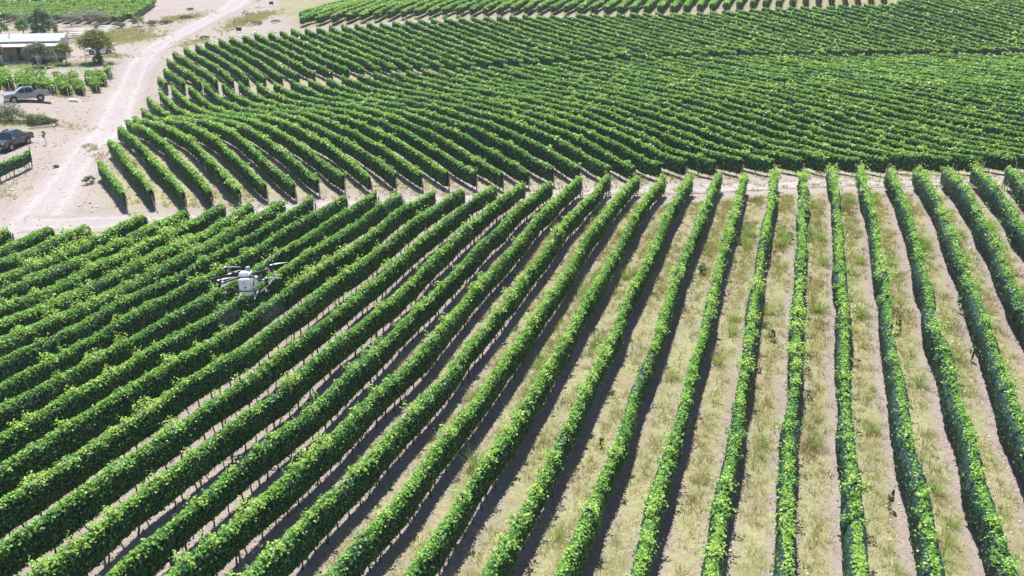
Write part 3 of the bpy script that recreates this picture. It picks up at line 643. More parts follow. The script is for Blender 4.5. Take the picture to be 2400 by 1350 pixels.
def loc_h(x, y, z=0.):
    c, s = math.cos(R(12)), math.sin(R(12)); return (hx+x*c-y*s, hy+x*s+y*c, hz+z)
ch = empty('plastic_chair', loc_h(-.75, -1.2, .1), R(12), 'blue plastic chair standing on the porch beside the white post', 'chair')
MB().box((0, 0, .44), (.5, .48, .04)).build('seat', M['blueplastic'], ch, bevel=.01)
MB().box((0, .25, .70), (.52, .05, .5), taper=.9).build('backrest', M['blueplastic'], ch, bevel=.02)
for sx in (-1, 1):
    for sy in (-1, 1): MB().tube([(sx*.25, sy*.23, 0), (sx*.22, sy*.2, .43)], .028, 6).build('leg', M['blueplastic'], ch)
    MB().tube([(sx*.27, -.22, .42), (sx*.28, -.2, .66), (sx*.27, .24, .68)], .025, 6).build('armrest', M['blueplastic'], ch)
tag(MB().lathe([(.27, 0), (.30, .04), (.285, .3), (.305, .32), (.285, .34), (.285, .6), (.305, .62), (.285, .64), (.30, .9), (.27, .92)], (0, 0, 0), 'z', 18).build('barrel', M['navy'], smooth=True, loc=at(-77.9, 144.3)),
    'dark blue barrel standing beside the shrub at the house corner', 'barrel')

# ---- trees and shrubs ----------------------------------------------------------------------
def crown(lobes, n, size, rng, dens=.8, droop=0.):
    P, Nn = [], []; vol = np.array([(l[3]*l[4]*l[5])**.67 for l in lobes]); cs = (n*vol/vol.sum()).astype(int)
    for l, c in zip(lobes, cs):
        nc = max(6, c//26); dr = rng.normal(size=(nc, 3)); dr /= np.linalg.norm(dr, axis=1)[:, None]; dr[:, 2] = np.where(dr[:, 2] < -.5, -dr[:, 2], dr[:, 2])
        rad = rng.uniform(.35, 1.0, (nc, 1))**.6; ctr = dr*rad*np.array(l[3:6])
        k = rng.integers(0, nc, c); p = ctr[k]+rng.normal(0, .15, (c, 3))*np.array(l[3:6]); p[:, 2] -= droop*rng.uniform(0, 1, c)**2
        P.append(p+np.array(l[:3])); Nn.append(p/np.array(l[3:6])*.7+np.c_[rng.normal(0, .55, (c, 2)), rng.normal(.45, .5, c)])
    P = np.concatenate(P); Nn = np.concatenate(Nn); P[:, 2] = np.maximum(P[:, 2], .04)
    V, Q = leaf_quads(P, Nn, np.full(len(P), size), rng); return V, Q, np.clip(rng.normal(.5, .2, len(Q)), 0, 1)
def plant(name, label, cat, xy, lobes, n, size, mat, trunk=None, group=None, seed=1, droop=0., wood='bark', part='crown', limbs=5, dz=0., limb_r=.03):
    rng = np.random.default_rng(seed); t = empty(name, at(*xy, dz), rng.uniform(0, .3), label, cat, group)
    V, Q, ti = crown(lobes, n, size, rng, droop=droop); np_mesh(part, V, Q, M[mat], t, tint=ti, kind='stuff')
    mb = MB(); top = np.mean([l[:3] for l in lobes], 0)
    if trunk:
        for bx, by, r, hgt in trunk:
            mb.tube([(bx, by, -.15), (bx*1.1+.05, by+.04, hgt*.5), (bx*1.3, by*1.2, hgt), tuple(top*np.array([1, 1, .95]))], [r*1.15, r*.9, r*.75, r*.35], 7)
        hb = trunk[0][3]
    else: hb = .0; r = size*.3
    for i in range(limbs):
        l = lobes[i % len(lobes)]; a = rng.uniform(0, 6.28); e = np.array([l[0]+l[3]*.7*math.cos(a), l[1]+l[4]*.7*math.sin(a), l[2]+l[5]*rng.uniform(0, .6)])
        b0 = np.array([trunk[0][0]*1.2, trunk[0][1]*1.2, hb*.9]) if trunk else np.array([rng.normal(0, .1), rng.normal(0, .1), -.05])
        rr = (trunk[0][2]*.55 if trunk else limb_r); mb.tube([b0, b0*.45+e*.55+rng.normal(0, .1, 3), e], [rr, rr*.65, rr*.25], 5)
    mb.build('trunk' if trunk else 'stem', M[wood], t, smooth=True); return t
L = lambda *a: a
plant('round_tree', 'round olive-green tree standing right of the house over the white pickup', 'tree', (-71.1, 143.8),
      [L(0, 0, 3.3, 2.6, 2.4, 1.7), L(-1.2, .2, 2.9, 1.8, 1.7, 1.4), L(1.3, -.2, 2.9, 1.8, 1.7, 1.3), L(.2, 0, 4.3, 1.7, 1.6, 1.1)], 6500, .20, 'olive', [(0, 0, .2, 2.0), (.25, .1, .12, 1.8)], seed=11)
plant('ivy_bush', 'dark leafy bush wrapped round the trunk of the round tree', 'bush', (-71.1, 143.4), [L(0, 0, .5, .95, .9, .7), L(.25, 0, 1.1, .6, .6, .7)], 1100, .18, 'tree', seed=12, part='foliage')
plant('porch_tree', 'pale green tree with several thin trunks in front of the porch', 'tree', (-79.2, 139.6),
      [L(0, 0, 2.9, 1.9, 1.7, 1.15), L(-1.1, 0, 2.5, 1.2, 1.1, .9), L(1.2, .2, 2.6, 1.2, 1.2, .85), L(.5, 0, 3.5, 1.0, 1.0, .7)], 3600, .19, 'grey', [(0, 0, .09, 1.7), (.25, .1, .07, 1.7), (-.2, 0, .06, 1.6)], seed=13, wood='white_wood', droop=.5)
M['dark'] = leaf_mat('dark_leaf', [(0, (.008, .016, .014)), (.5, (.018, .035, .026)), (1, (.05, .08, .05))], .15, .4)
plant('dark_bush', 'very dark low bush around the thin trunks before the porch', 'bush', (-79.3, 140.1), [L(-.5, 0, .7, .8, .7, .8), L(.55, 0, .6, .7, .7, .7)], 1300, .16, 'dark', seed=14, part='foliage')
plant('small_tree', 'small thin tree with one dark trunk between the porch and the round tree', 'tree', (-76.0, 142.4),
      [L(-.2, 0, 2.7, 1.25, 1.1, 1.1), L(.4, 0, 2.3, .9, .9, .8), L(-.7, 0, 2.1, .8, .8, .7)], 1700, .18, 'olive', [(0, 0, .09, 1.5)], seed=15)
plant('edge_tree', 'grey-green tree at the left edge in front of the porch', 'tree', (-87.6, 141.6), [L(0, 0, 2.5, 1.5, 1.4, 1.2), L(.8, 0, 2.1, .8, .8, .8)], 1900, .19, 'grey', [(0, 0, .1, 1.4)], seed=16)
plant('corner_shrub', 'blue-green shrub at the right corner of the house', 'shrub', (-78.9, 143.2), [L(0, 0, .55, .95, .7, .6), L(-.7, 0, .35, .6, .6, .4)], 900, .17, 'tree', seed=17, part='foliage')
plant('low_hedge', 'low dark green shrub on the bare soil at the left edge', 'shrub', (-85.3, 134.2), [L(0, 0, .35, 1.3, .7, .42), L(-1.3, 0, .3, 1., .7, .4)], 900, .17, 'tree', seed=18, part='foliage')
plant('tall_tree', 'tall dark green tree with several spires behind the house', 'tree', (-99.5, 179.5),
      [L(-1.6, 0, 2.6, 1.1, 1.1, 2.2), L(-.3, .3, 3.6, 1.2, 1.2, 2.5), L(1.1, 0, 3.0, 1.2, 1.2, 2.3), L(2.0, 0, 1.6, 1.1, 1.1, 1.4), L(-.5, -.5, 1.3, 1.8, 1.2, 1.2)], 5200, .24, 'tree', [(0, 0, .18, 1.6)], seed=19)
plant('young_tree', 'bright green young tree behind the house roof, left of the tall tree', 'tree', (-105.4, 182.6), [L(0, 0, 1.9, 1.4, 1.3, 1.4), L(.2, 0, 2.8, .8, .8, .8)], 2000, .22, 'vine_bright', [(0, 0, .1, .9)], seed=20)
plant('young_tree', 'bright green bushy young tree behind the house roof at the left edge', 'tree', (-109.2, 180.8), [L(0, 0, 1.7, 1.7, 1.4, 1.3), L(-.6, 0, 2.6, 1., .9, .8)], 2200, .22, 'vine_bright', [(0, 0, .1, .9)], seed=21)
THORN = [(-112.5, 194, 2.0, 2.2, 'farthest left, beyond the young trees'), (-108.0, 196, 1.8, 2.0, 'between the two trees behind the house'), (-103.5, 199.5, 1.9, 1.9, 'right of the tall tree'),
         (-100.3, 201.5, 2.2, 2.3, 'above the larger pole pile'), (-96.8, 200.0, 1.9, 2.1, 'between the two pole piles')]
for i, (x, y, r, hh, w_) in enumerate(THORN):
    r *= 1.4; hh *= 1.75
    plant('thorn_shrub', 'leafless grey thorn shrub %s' % w_, 'shrub', (x, y), [L(0, 0, hh*.5, r, r*.8, hh*.5), L(r*.5, 0, hh*.4, r*.7, r*.6, hh*.4)], 1500, .16, 'thorn', group='thorn shrubs below the bright vines', seed=30+i, part='twigs', limbs=7)
SHR = [(-92.2, 190.5, 1.3, 1.5, 'grey', 'dull green shrub right of the smaller pole pile'), (-89.0, 192.5, 1.5, 1.4, 'scrub', 'green shrub touching the nearest bright vine row'), (-84.9, 193.5, 1.7, 2.3, 'scrub', 'tallest dark shrub on the left verge of the road bend'),
       (-82.4, 194.8, 1.2, 1.2, 'grey', 'small grey shrub just right of the tallest verge shrub'), (-79.6, 195.6, 1.7, .9, 'scrub', 'low green shrub on the verge near the pale road'), (-77.5, 203, 1.5, .8, 'scrub', 'flat green shrub farthest up the left verge'),
       (-83.5, 222, .8, .6, 'grey', 'lone small grey shrub on bare soil near the bright vines')]
for i, (x, y, r, hh, mt, lb) in enumerate(SHR):
    plant('verge_shrub', lb, 'shrub', (x, y), [L(0, 0, hh*.5, r, r*.8, hh*.5), L(-r*.4, 0, hh*.35, r*.8, r*.7, hh*.4)], int(500+500*r), .17, mt, group='shrubs along the road verge', seed=50+i, part='foliage')
SCR = [(-60.9, 98.6, 1.5, 2.3, 'tall feathery grey-green scrub below the silver pickup'), (-58.0, 98.8, 1.5, 1.3, 'broad low scrub right of the tall feathery scrub'), (-62.9, 97.8, 1.3, 1.5, 'grey scrub at the left edge below the silver pickup'), (-56.9, 99.8, .9, .8, 'smallest scrub, next to the pale wooden frame')]
for i, (x, y, r, hh, lb) in enumerate(SCR):
    plant('scrub_bush', lb, 'shrub', (x, y), [L(0, 0, hh*.5, r, r*.9, hh*.5), L(r*.4, .2, hh*.35, r*.8, r*.7, hh*.36), L(-r*.4, 0, hh*.4, r*.6, r*.6, hh*.4)], int(1700*r), .12, 'grey' if i in (0, 2) else 'scrub', group='scrub between the two pickups', seed=70+i, part='foliage', limbs=8)
SMALL = [(-50.2, 75.8, .35, .3, 'small grey-green bush on the yard soil below the loose vine row'), (-45.4, 79.0, .3, .25, 'tiny grey bush on the left wheel track of the road'), (-38.9, 72.6, .55, .75, 'pale green bush at the end post of the first middle row'),
         (-59.2, 162.8, .9, .7, 'round grey-green bush on the slope below the nearer sign'), (-53.2, 176.9, 1.3, .8, 'low green bush right of the white rubble'), (-48.5, 174.5, 1.0, .6, 'small green bush left of the far vine block')]
for i, (x, y, r, hh, lb) in enumerate(SMALL):
    plant('small_bush', lb, 'bush', (x, y), [L(0, 0, hh*.5, r, r*.9, hh*.5)], int(200+450*r), .13, 'scrub' if i in (2, 4) else 'grey', seed=90+i, part='foliage', limbs=3, wood='weed_stem', limb_r=.012)
BARE = [(-57.3, 184.2, .8, 2.4, 'nearly leafless shrub right of the three stakes'), (-63.2, 214, .9, 2.5, 'thin bare sapling left of the farther sign'), (-51.3, 88.4, .22, 1.5, 'dry stalk standing in a ring of stones right of the dark pickup'), (-76.9, 175.8, .6, 1.2, 'dry bush among the straw below the road bend')]
for i, (x, y, r, hh, lb) in enumerate(BARE):
    plant('dry_plant', lb, 'dry plant', (x, y), [L(0, 0, hh*.72, r, r, hh*.3)], int(160+300*r), .11, 'thorn', [(0, 0, .018, hh*.5), (.15*r, 0, .016, hh*.5)], seed=110+i, part='twigs', limbs=4, wood='post_wood')

# ---- bushy vines beside the house and the loose row at the left edge -----------------------
PLOT = [((-77.0, 119.5), (-83.0, 129.5)), ((-74.6, 118.8), (-81.2, 129.6)), ((-72.0, 118.2), (-79.3, 129.6)), ((-69.6, 117.6), (-77.2, 129.8)), ((-67.6, 117.3), (-75.4, 129.9)), ((-65.5, 117.1), (-73.6, 130)), ((-63.2, 117.2), (-71.5, 130.8)), ((-61.9, 119.0), (-69.7, 131.5)), ((-61.5, 122.1), (-67.8, 132.6)), ((-63.2, 128.4), (-66.6, 133.8)), ((-64.6, 133.2), (-66.3, 136))]
for i, (a, b_) in enumerate(PLOT):
    d = np.array(b_)-a; d = d/np.linalg.norm(d)
    r_ = vine_row(np.array(a)+d*.3, b_, 'bushy light green vine row of the small plot by the house, %s from the left' % nth(i+1), 'vine rows of the small plot', 900+i, ht=1.4, base=.12, w=(.42, .8),
                  net=False, side=.9, top_w=.55, lump=6., core_k=.45, posts=None, mat='vine_bright', shoots=2.6, sway=.25, trunks=False, bright=-.1)
    if r_:
        p_ = post('end_post', a[0], a[1], 1.2, .045, r_, 'white_wood'); ROWKIDS.clear(); p_.location = [p_.location[q]-r_.location[q] for q in range(3)]
vine_row((-47.8, 64.0), (-48.0, 79.3), 'loose vine row without net at the left edge below the dark pickup', 'loose vine row', 930, ht=1.75, base=.6, w=(.16, .36), net=False, side=.8, top_w=.3, posts='all', end_h=2.0, shoots=1.5)
nb = empty('rolled_net', at(-52.2, 79.6), 0, 'pale net cloth hanging from a post at the left edge', 'net')
MB().tube([(0, 0, -.1), (0, 0, 1.0)], .05, 7).build('post', M['post_wood'], nb)
MB().add([(-.02, -.03, .25), (-.02, -.03, .85), (-1.2, -1.5, .75), (-1.2, -1.5, .15), (.02, -.05, .25), (.02, -.05, .85), (-1.16, -1.52, .75), (-1.16, -1.52, .15)], [(0, 1, 2, 3), (7, 6, 5, 4), (0, 4, 5, 1), (1, 5, 6, 2), (2, 6, 7, 3), (3, 7, 4, 0)]).build('cloth', M['palenet'], nb)

# ---- poles, boards, signs, stakes, rocks ---------------------------------------------------
rng = np.random.default_rng(5); rnd = random.Random(5)
pole_m = MB().tube([(-2.15, 0, 0), (0, .03, .01), (2.15, 0, 0)], [.085, .078, .07], 8).build('wooden_pole', M['pale_wood'], smooth=True)
first = [pole_m]
def lay(x, y, z, rz, ry, sx, label, grp):
    o = pole_m if first else pole_m.copy()
    if first: first.clear()
    else: col.objects.link(o)
    o.location = (x, y, z); o.rotation_euler = (0, ry, rz); o.scale = (sx, 1, 1); tag(o, label, 'pole', grp)
for (cx_, cy_, nrow, nlay, sx, lb, grp) in ((-90.3, 176.6, 6, 6, 1.0, 'pale pole of the larger pile', 'poles of the larger pile'), (-88.6, 185.0, 5, 5, .8, 'pale pole of the smaller pile', 'poles of the smaller pile')):
    for l_ in range(nlay):
        for q in range(nrow-l_//2):
            x = cx_+rnd.uniform(-.25, .25)+(.5 if l_ > 3 else 0); y = cy_+(q-nrow/2)*.36+l_*.17
            lay(x, y, gz(x, y)+.10+l_*.30, R(-4)+rnd.uniform(-.06, .06)*(2.2 if l_ < 2 else 1), rnd.uniform(-.02, .02), sx, '%s, %s layer from the ground, %s from the front' % (lb, nth(l_+1), nth(q+1)), grp)
        for e in (-1, 1):
            pass
bd = MB().box((0, 0, 0), (2.2, .2, .06)).build('board', M['pale_wood'])
BD = [(-91.6, 173.4, .9, .05, 'pale board lying on the leafy heap, uppermost of three'), (-91.9, 173.0, .72, -.1, 'pale board lying on the leafy heap, middle one of three'), (-91.4, 172.8, .55, .12, 'pale board lying on the leafy heap, lowest of three'),
      (-77.2, 166.6, .06, .1, 'pale board on the ground at the road edge, left one'), (-76.3, 166.3, .06, -.18, 'pale board on the ground at the road edge, right one'), (-91.6, 170.9, .05, .22, 'pale board on the ground before the larger pole pile')]
for i, (x, y, z, rz, lb) in enumerate(BD):
    o = bd if i == 0 else bd.copy()
    if i: col.objects.link(o)
    o.location = (x, y, gz(x, y)+z); o.rotation_euler = (0, 0, rz); tag(o, lb, 'board', 'loose pale boards')
plant('leafy_heap', 'dark leafy heap left of the larger pole pile', 'bush', (-91.7, 173.2), [L(0, 0, .35, 1.0, .8, .42)], 700, .18, 'tree', seed=130, part='foliage')
fr = empty('plank_rack', at(-57.0, 98.0, .12), R(38), 'pale wooden frame lying on the scrubby ground above the dark pickup', 'frame')
for y in (-.45, .45): MB().box((0, y, 0), (3.0, .12, .1)).build('rail', M['white_wood'], fr, bevel=.01)
for x in (-1.45, 1.45): MB().box((x, 0, .003), (.1, .78, .09)).build('crosspiece', M['white_wood'], fr, bevel=.01)
def stake(x, y, hgt, r, label, mat='post_wood', grp=None, lean=.03):
    o = MB().tube([(0, 0, -.2), (lean*.5, 0, hgt*.5), (lean, 0, hgt)], [r, r, r*.9], 7).build('wooden_stake', M[mat], smooth=True, loc=at(x, y)); return tag(o, label, 'stake', grp)
stake(-55.9, 99.5, .75, .05, 'short dark stake at the right end of the wooden frame')
stake(-57.8, 177.2, 2.0, .055, 'nearest stake of the three beside the dirt road')
stake(-57.7, 180.0, 1.9, .05, 'middle stake of the three beside the dirt road')
stake(-57.0, 182.6, 2.2, .055, 'farthest stake of the three, with a small board on top')
tp = stake(-72.8, 142.8, 3.4, .07, 'tall pale post standing in front of the round tree', 'white_wood')
def sign(x, y, rz, lb):
    s_ = empty('sign', at(x, y), rz, lb, 'sign')
    MB().box((0, 0, .78), (1.0, .06, .68)).build('board', M['rust'], s_, bevel=.01)
    for q in (-.3, .3): MB().tube([(q, .06, -.2), (q, .06, 1.05)], .03, 6).build('post', M['post_wood'], s_)
    return s_
sign(-53.5, 166.0, R(17), 'rust-red sign board on two posts just above the upper vine block')
sign(-60.2, 214.5, R(16), 'rust-red sign board farther up by the road at the top edge')
def rocks(name, pts, mat, label, seed, sub=1):
    g_ = np.random.default_rng(seed); mb = MB()
    for x, y, r in pts: mb.blob((x, y, gz(x, y)+r*.25), (r*g_.uniform(.8, 1.3), r*g_.uniform(.7, 1.1), r*g_.uniform(.5, .8)), g_, sub)
    return mb
for i, (x, y, r, mt, lb) in enumerate([(-60.8, 113.7, .55, 'whiterock', 'white boulder on bare soil right of the silver pickup'), (-72.0, 128.6, .6, 'whiterock', 'white boulder in the small vine plot, left one'), (-70.4, 129.6, .7, 'whiterock', 'white boulder in the small vine plot, right one'), (-66.6, 133.4, .45, 'whiterock', 'white boulder between the last rows of the small plot'),
                                       (-36.7, 66.2, .17, 'rock', 'dark single stone on the road near the first middle row')]):
    g_ = np.random.default_rng(200+i); tag(MB().blob((0, 0, r*.25), (r*1.2, r*.8, r*.6), g_, 2, .14).build('boulder', M[mt], loc=at(x, y), rz=i*.7), lb, 'boulder')
def scatter_stones(name, label, n, sampler, rlo, rhi, mat, seed):
    g_ = np.random.default_rng(seed); x, y = sampler(g_, n); r = g_.uniform(0, 1, len(x))**2.2*(rhi-rlo)+rlo; z = ground_z(x, y)+r*.15
    O = np.array([(1, 0, 0), (0, 1, 0), (-1, 0, 0), (0, -1, 0), (0, 0, 1), (0, 0, -.6)], float)
    T = np.array([(0, 1, 4), (1, 2, 4), (2, 3, 4), (3, 0, 4), (1, 0, 5), (2, 1, 5), (3, 2, 5), (0, 3, 5)])
    S = g_.uniform(.6, 1.3, (len(x), 6, 3))*O[None]*r[:, None, None]; S[:, :, 2] *= .7
    a = g_.uniform(0, 6.28, len(x)); c_, s_ = np.cos(a)[:, None], np.sin(a)[:, None]
    V = np.stack([x[:, None]+S[..., 0]*c_-S[..., 1]*s_, y[:, None]+S[..., 0]*s_+S[..., 1]*c_, z[:, None]+S[..., 2]], -1).reshape(-1, 3)
    return tag(np_mesh(name, V, (np.arange(len(x))[:, None, None]*6+T[None]).reshape(-1, 3), mat, kind='stuff', tris=True), label)
def blobs(cs):
    def f(g_, n):
        k = g_.integers(0, len(cs), n); c = np.array(cs)[k]; return c[:, 0]+g_.normal(0, 1, n)*c[:, 2], c[:, 1]+g_.normal(0, 1, n)*c[:, 3]
    return f
scatter_stones('rubble', 'pale rubble heaped along the upper end of the vine rows', 420, blobs([(-52.5, 157.5, 2.6, 2.), (-49.5, 160.5, 2.6, 2.), (-54.5, 178, 1.1, 1.6), (-54.5, 154, 1.2, 2.2), (-62, 213, 2, 2)]), .08, .34, M['whiterock'], 301)
scatter_stones('stone_ring', 'ring of small stones around the dry stalk', 40, lambda g_, n: (-51.3+1.5*np.cos(np.linspace(0, 6.28, n))+g_.normal(0, .25, n), 88.4+1.3*np.sin(np.linspace(0, 6.28, n))+g_.normal(0, .25, n)), .07, .17, M['rock'], 302)
def yard(g_, n):
    y = g_.uniform(52, 215, n); xr = np.interp(y, [50, 60, 78, 105, 122, 138, 172, 219], [-36, -38.2, -43.3, -51.5, -57.5, -62.5, -68.5, -72]); return xr+g_.normal(0, 4.5, n)-1.0, y
scatter_stones('loose_stones', 'loose stones scattered over the dirt road and yard', 3200, yard, .025, .13, M['stone'], 303)
scatter_stones('pale_stones', 'loose pale stones over the dirt road and yard', 1500, yard, .03, .16, M['whiterock'], 304)

# ---- grass in the alleys and the yard ------------------------------------------------------
def blades(x, y, h, w, lean, tint, rng, curve=True):
    n = len(x); z = ground_z(x, y)-.01; a = rng.uniform(0, 6.28, n)
    lx, ly = lean[0]*h, lean[1]*h; wx, wy = np.cos(a)*w/2, np.sin(a)*w/2
    if not curve:
        V = np.stack([np.stack([x-wx*1.5, y-wy*1.5, z], -1), np.stack([x+wx*1.5, y+wy*1.5, z], -1), np.stack([x+lx, y+ly, z+h*.9], -1)], 1).reshape(-1, 3)
        return V, np.arange(n*3).reshape(-1, 3), tint
    V = np.stack([np.stack([x-wx, y-wy, z], -1), np.stack([x+wx, y+wy, z], -1),
                  np.stack([x+lx*.4+wx*.8, y+ly*.4+wy*.8, z+h*.62], -1), np.stack([x+lx*.4-wx*.8, y+ly*.4-wy*.8, z+h*.62], -1),
                  np.stack([x+lx, y+ly, z+h*.9], -1)], 1).reshape(-1, 3)
    o = np.arange(n)[:, None]*5
    return V, np.concatenate([o+np.array([[0, 1, 2]]), o+np.array([[0, 2, 3]]), o+np.array([[3, 2, 4]])]), np.tile(tint, 3)
def grass(name, label, tx, ty, per, spread, hlo, hhi, wscale, tint, mat, seed, green_arch=False):
    g_ = np.random.default_rng(seed); k = np.repeat(np.arange(len(tx)), per); n = len(k)
    sc_ = view_scale(tx[k], ty[k])[0]; a = g_.uniform(0, 6.28, n); r = np.abs(g_.normal(0, spread, n))
    h = g_.uniform(hlo, hhi, n)*(.7+.6*patch(tx[k], ty[k], 1.3)); w = np.clip(wscale/sc_, .01, .09)
    le = g_.uniform(.15, .8, n)*(1.25 if green_arch else 1)
    V, T, ti = blades(tx[k]+r*np.cos(a), ty[k]+r*np.sin(a), h, w, (np.cos(a)*le+.12, np.sin(a)*le-.08), np.clip(tint[k]+g_.normal(0, .10, n), 0, 1), g_, green_arch)
    return tag(np_mesh(name, V, T, M[mat], tint=ti, kind='stuff', tris=True), label)
g_ = np.random.default_rng(9)
def alley_points(a, o, s, ks, y0, y1, per_m2, width):
    X, Y = [], []
    for k in ks:
        n = g_.poisson((y1-y0)*2*width*per_m2); y = g_.uniform(y0, y1, n); off = o+(k+.5)*s+np.clip(g_.normal(0, width*.55, n), -width, width)
        x = (off+math.sin(a)*y)/math.cos(a); px = 1200+1900*x/view_scale(x, y)[1]
        ok = (px > -60) & (px < 2460) & (patch(x+31, y, 2.6)*.65+patch(x, y+11, .9)*.35 > g_.uniform(.18, .62, n)); X.append(x[ok]); Y.append(y[ok])
    return np.concatenate(X), np.concatenate(Y)
x, y = alley_points(A1, O1, S1, range(-13, 10), 14, 63, 13., .62)
t = np.where(patch(x+7, y+90, 3.4) > .68, .86, np.where(patch(x+50, y+20, 2.1) > .74, .10, .55+.25*(patch(x, y, 1.9)-.5)))
grass('dry_grass', 'dry straw-coloured grass along the alleys of the near block', x, y, 14, .13, .14, .40, .75, t, 'straw', 401)
def alley_stones(g_, n):
    k = g_.integers(-12, 10, n); y = 14+49*g_.random(n)**1.4; off = O1+(k+.5)*S1+np.sign(g_.normal(0, 1, n))*np.abs(g_.normal(.62, .22, n)); return (off+math.sin(A1)*y)/math.cos(A1), y
scatter_stones('alley_stones', 'small stones along the bare soil beside the near rows', 7000, alley_stones, .012, .06, M['stone'], 305)
scatter_stones('pale_alley_stones', 'small pale stones along the bare soil beside the near rows', 3500, alley_stones, .012, .06, M['whiterock'], 306)
# thicker green bunches
x, y = alley_points(A1, O1, S1, range(-8, 9), 14, 62, .55, .45)
keep = patch(x+7, y+90, 3.4) > .50; x, y = x[keep], y[keep]
grass('bunch_grass', 'green arching bunch grass in the near alleys', x, y, 85, .17, .40, .85, .85, np.full(len(x), .5)+.3*(patch(x, y, 2.)-.5), 'green_grass', 402, True)
x, y = alley_points(A2, O2, S2, range(0, 40), 66, 88, 4.0, .6)
grass('alley_grass', 'pale grass between the nearest ends of the middle rows', x, y, 9, .16, .15, .42, 1.1, .55+.5*(patch(x, y, 2.5)-.5), 'straw', 403)
def yard_patches(n):
    C = np.array([(-94, 184, 9, 5, 1), (-84, 178, 5, 9, 1), (-78, 172, 5, 6, 1), (-62, 98.5, 5, 2.5, .9), (-57.5, 190, 4, 9, 1), (-58, 180, 3, 6, .8), (-80, 205, 5, 8, .7), (-66.5, 117, 4, 3, .5), (-46.5, 71, 2.5, 3.5, .5), (-60.5, 161, 3, 5, .5), (-72, 149, 4, 2, .7), (-80, 142.5, 6, 1.2, 1), (-54, 100, 3, 2, .4)])
    k = g_.choice(len(C), n, p=C[:, 4]*C[:, 2]*C[:, 3]/(C[:, 4]*C[:, 2]*C[:, 3]).sum()); return C[k, 0]+g_.normal(0, .6, n)*C[k, 2], C[k, 1]+g_.normal(0, .6, n)*C[k, 3], k
x, y, k = yard_patches(3600)
grass('yard_grass', 'patches of straw and weeds on the yard soil', x, y, 9, .22, .12, .5, 1.0, np.where(np.isin(k, [3, 10, 11]), .9, .5)+.35*(patch(x, y, 4.)-.5), 'straw', 404)
# tall weeds standing alone in the alleys
WEEDS = [(13.9, 38.9, .75, 'tall dark weed in the alley right of the row that runs straight up, upper one'), (20.7, 39.3, .6, 'small dark weed between two bare-net rows on the right side'), (14.4, 25.3, .95, 'tall thin brown weed low in the right part of the picture'),
         (19.0, 52.6, .45, 'round green weed high in the alley just left of the straight row'), (12.0, 47.7, .7, 'bushy green weed in the alley below the farm track'), (22.9, 36.0, .8, 'tall green weed near the right edge of the picture'), (24.9, 41.0, .9, 'bushy dark weed patch between the two rightmost rows'), (3.9, 30.0, .5, 'grey-green weed at the foot of a row, right of the centre')]
for i, (x, y, hh, lb) in enumerate(WEEDS):
    plant('tall_weed', lb, 'weed', (x, y), [L(0, 0, hh*.5, .12+.12*(i in (3, 4, 6)), .14+.25*(i in (3, 4, 6)), hh*.5)], 130+150*(i in (3, 4, 6)), .085, 'tree' if i != 2 else 'grey', seed=140+i, part='foliage', limbs=4, wood='weed_stem', limb_r=.01)

# ---- spraying drone ------------------------------------------------------------------------
M['shell'] = simple('white_tank_plastic', (.80, .80, .80), .35, 0, .03, 3, .2)
M['carbon'] = simple('carbon_arm', (.03, .03, .034), .45)
M['grey'] = simple('grey_housing', (.30, .31, .33), .5)
M['lightgrey'] = simple('light_grey_housing', (.55, .56, .58), .45)
M['motor'] = simple('motor_black', (.016, .016, .018), .5)
M['blade'] = simple('grey_blade', (.14, .15, .16), .4)
M['orange'] = simple('orange_tip', (.55, .16, .06), .5)
M['pinkcap'] = simple('pale_red_cap', (.48, .22, .22), .5)
M['tank'] = simple('translucent_tank', (.62, .66, .60), .4)
dr = empty('spray_drone', (-11.25, 31.8, 7.1), R(8), 'white agricultural spray drone hovering low over the near vine rows', 'drone')
dr.scale = (.94, .94, .94)
body = MB().prism([(-.27, -.30), (-.22, -.35), (.22, -.35), (.27, -.30), (.28, .12), (.22, .20), (-.22, .20), (-.28, .12)], -.42, .06).build('tank', M['shell'], dr, bevel=.05)
MB().box((0, -.43, -.20), (.05, .03, .11)).build('sight_gauge', M['motor'], body, bevel=.008)
MB().box((-.03, -.428, .0), (.10, .012, .10)).build('label_plate', M['lightgrey'], body)
MB().box((-.0, -.428, .11), (.02, .012, .02)).build('vent', M['grey'], body)
MB().box((0, .32, .0), (.50, .46, .34)).build('battery', M['grey'], dr, bevel=.03)
MB().box((.40, .10, -.10), (.13, .45, .42)).build('side_pod', M['shell'], dr, bevel=.04)
MB().box((0, .02, .30), (.50, .56, .10)).box((0, -.05, .37), (.34, .3, .06)).build('deck', M['lightgrey'], dr, bevel=.02)
MB().box((-.2, -.16, .36), (.06, .08, .1)).box((.24, -.2, .34), (.05, .06, .12)).build('antenna', M['shell'], dr)
MB().lathe([(.095, 0), (.105, .02), (.105, .17), (.085, .20)], (.10, .18, .36), 'z', 16).build('radar', M['grey'], dr, smooth=True)
MB().lathe([(.20, -.30), (.26, -.22), (.27, -.02), (.24, .0)], (0, -.05, -.38), 'z', 16).build('lower_tank', M['tank'], dr, smooth=True)
arm_i = 0
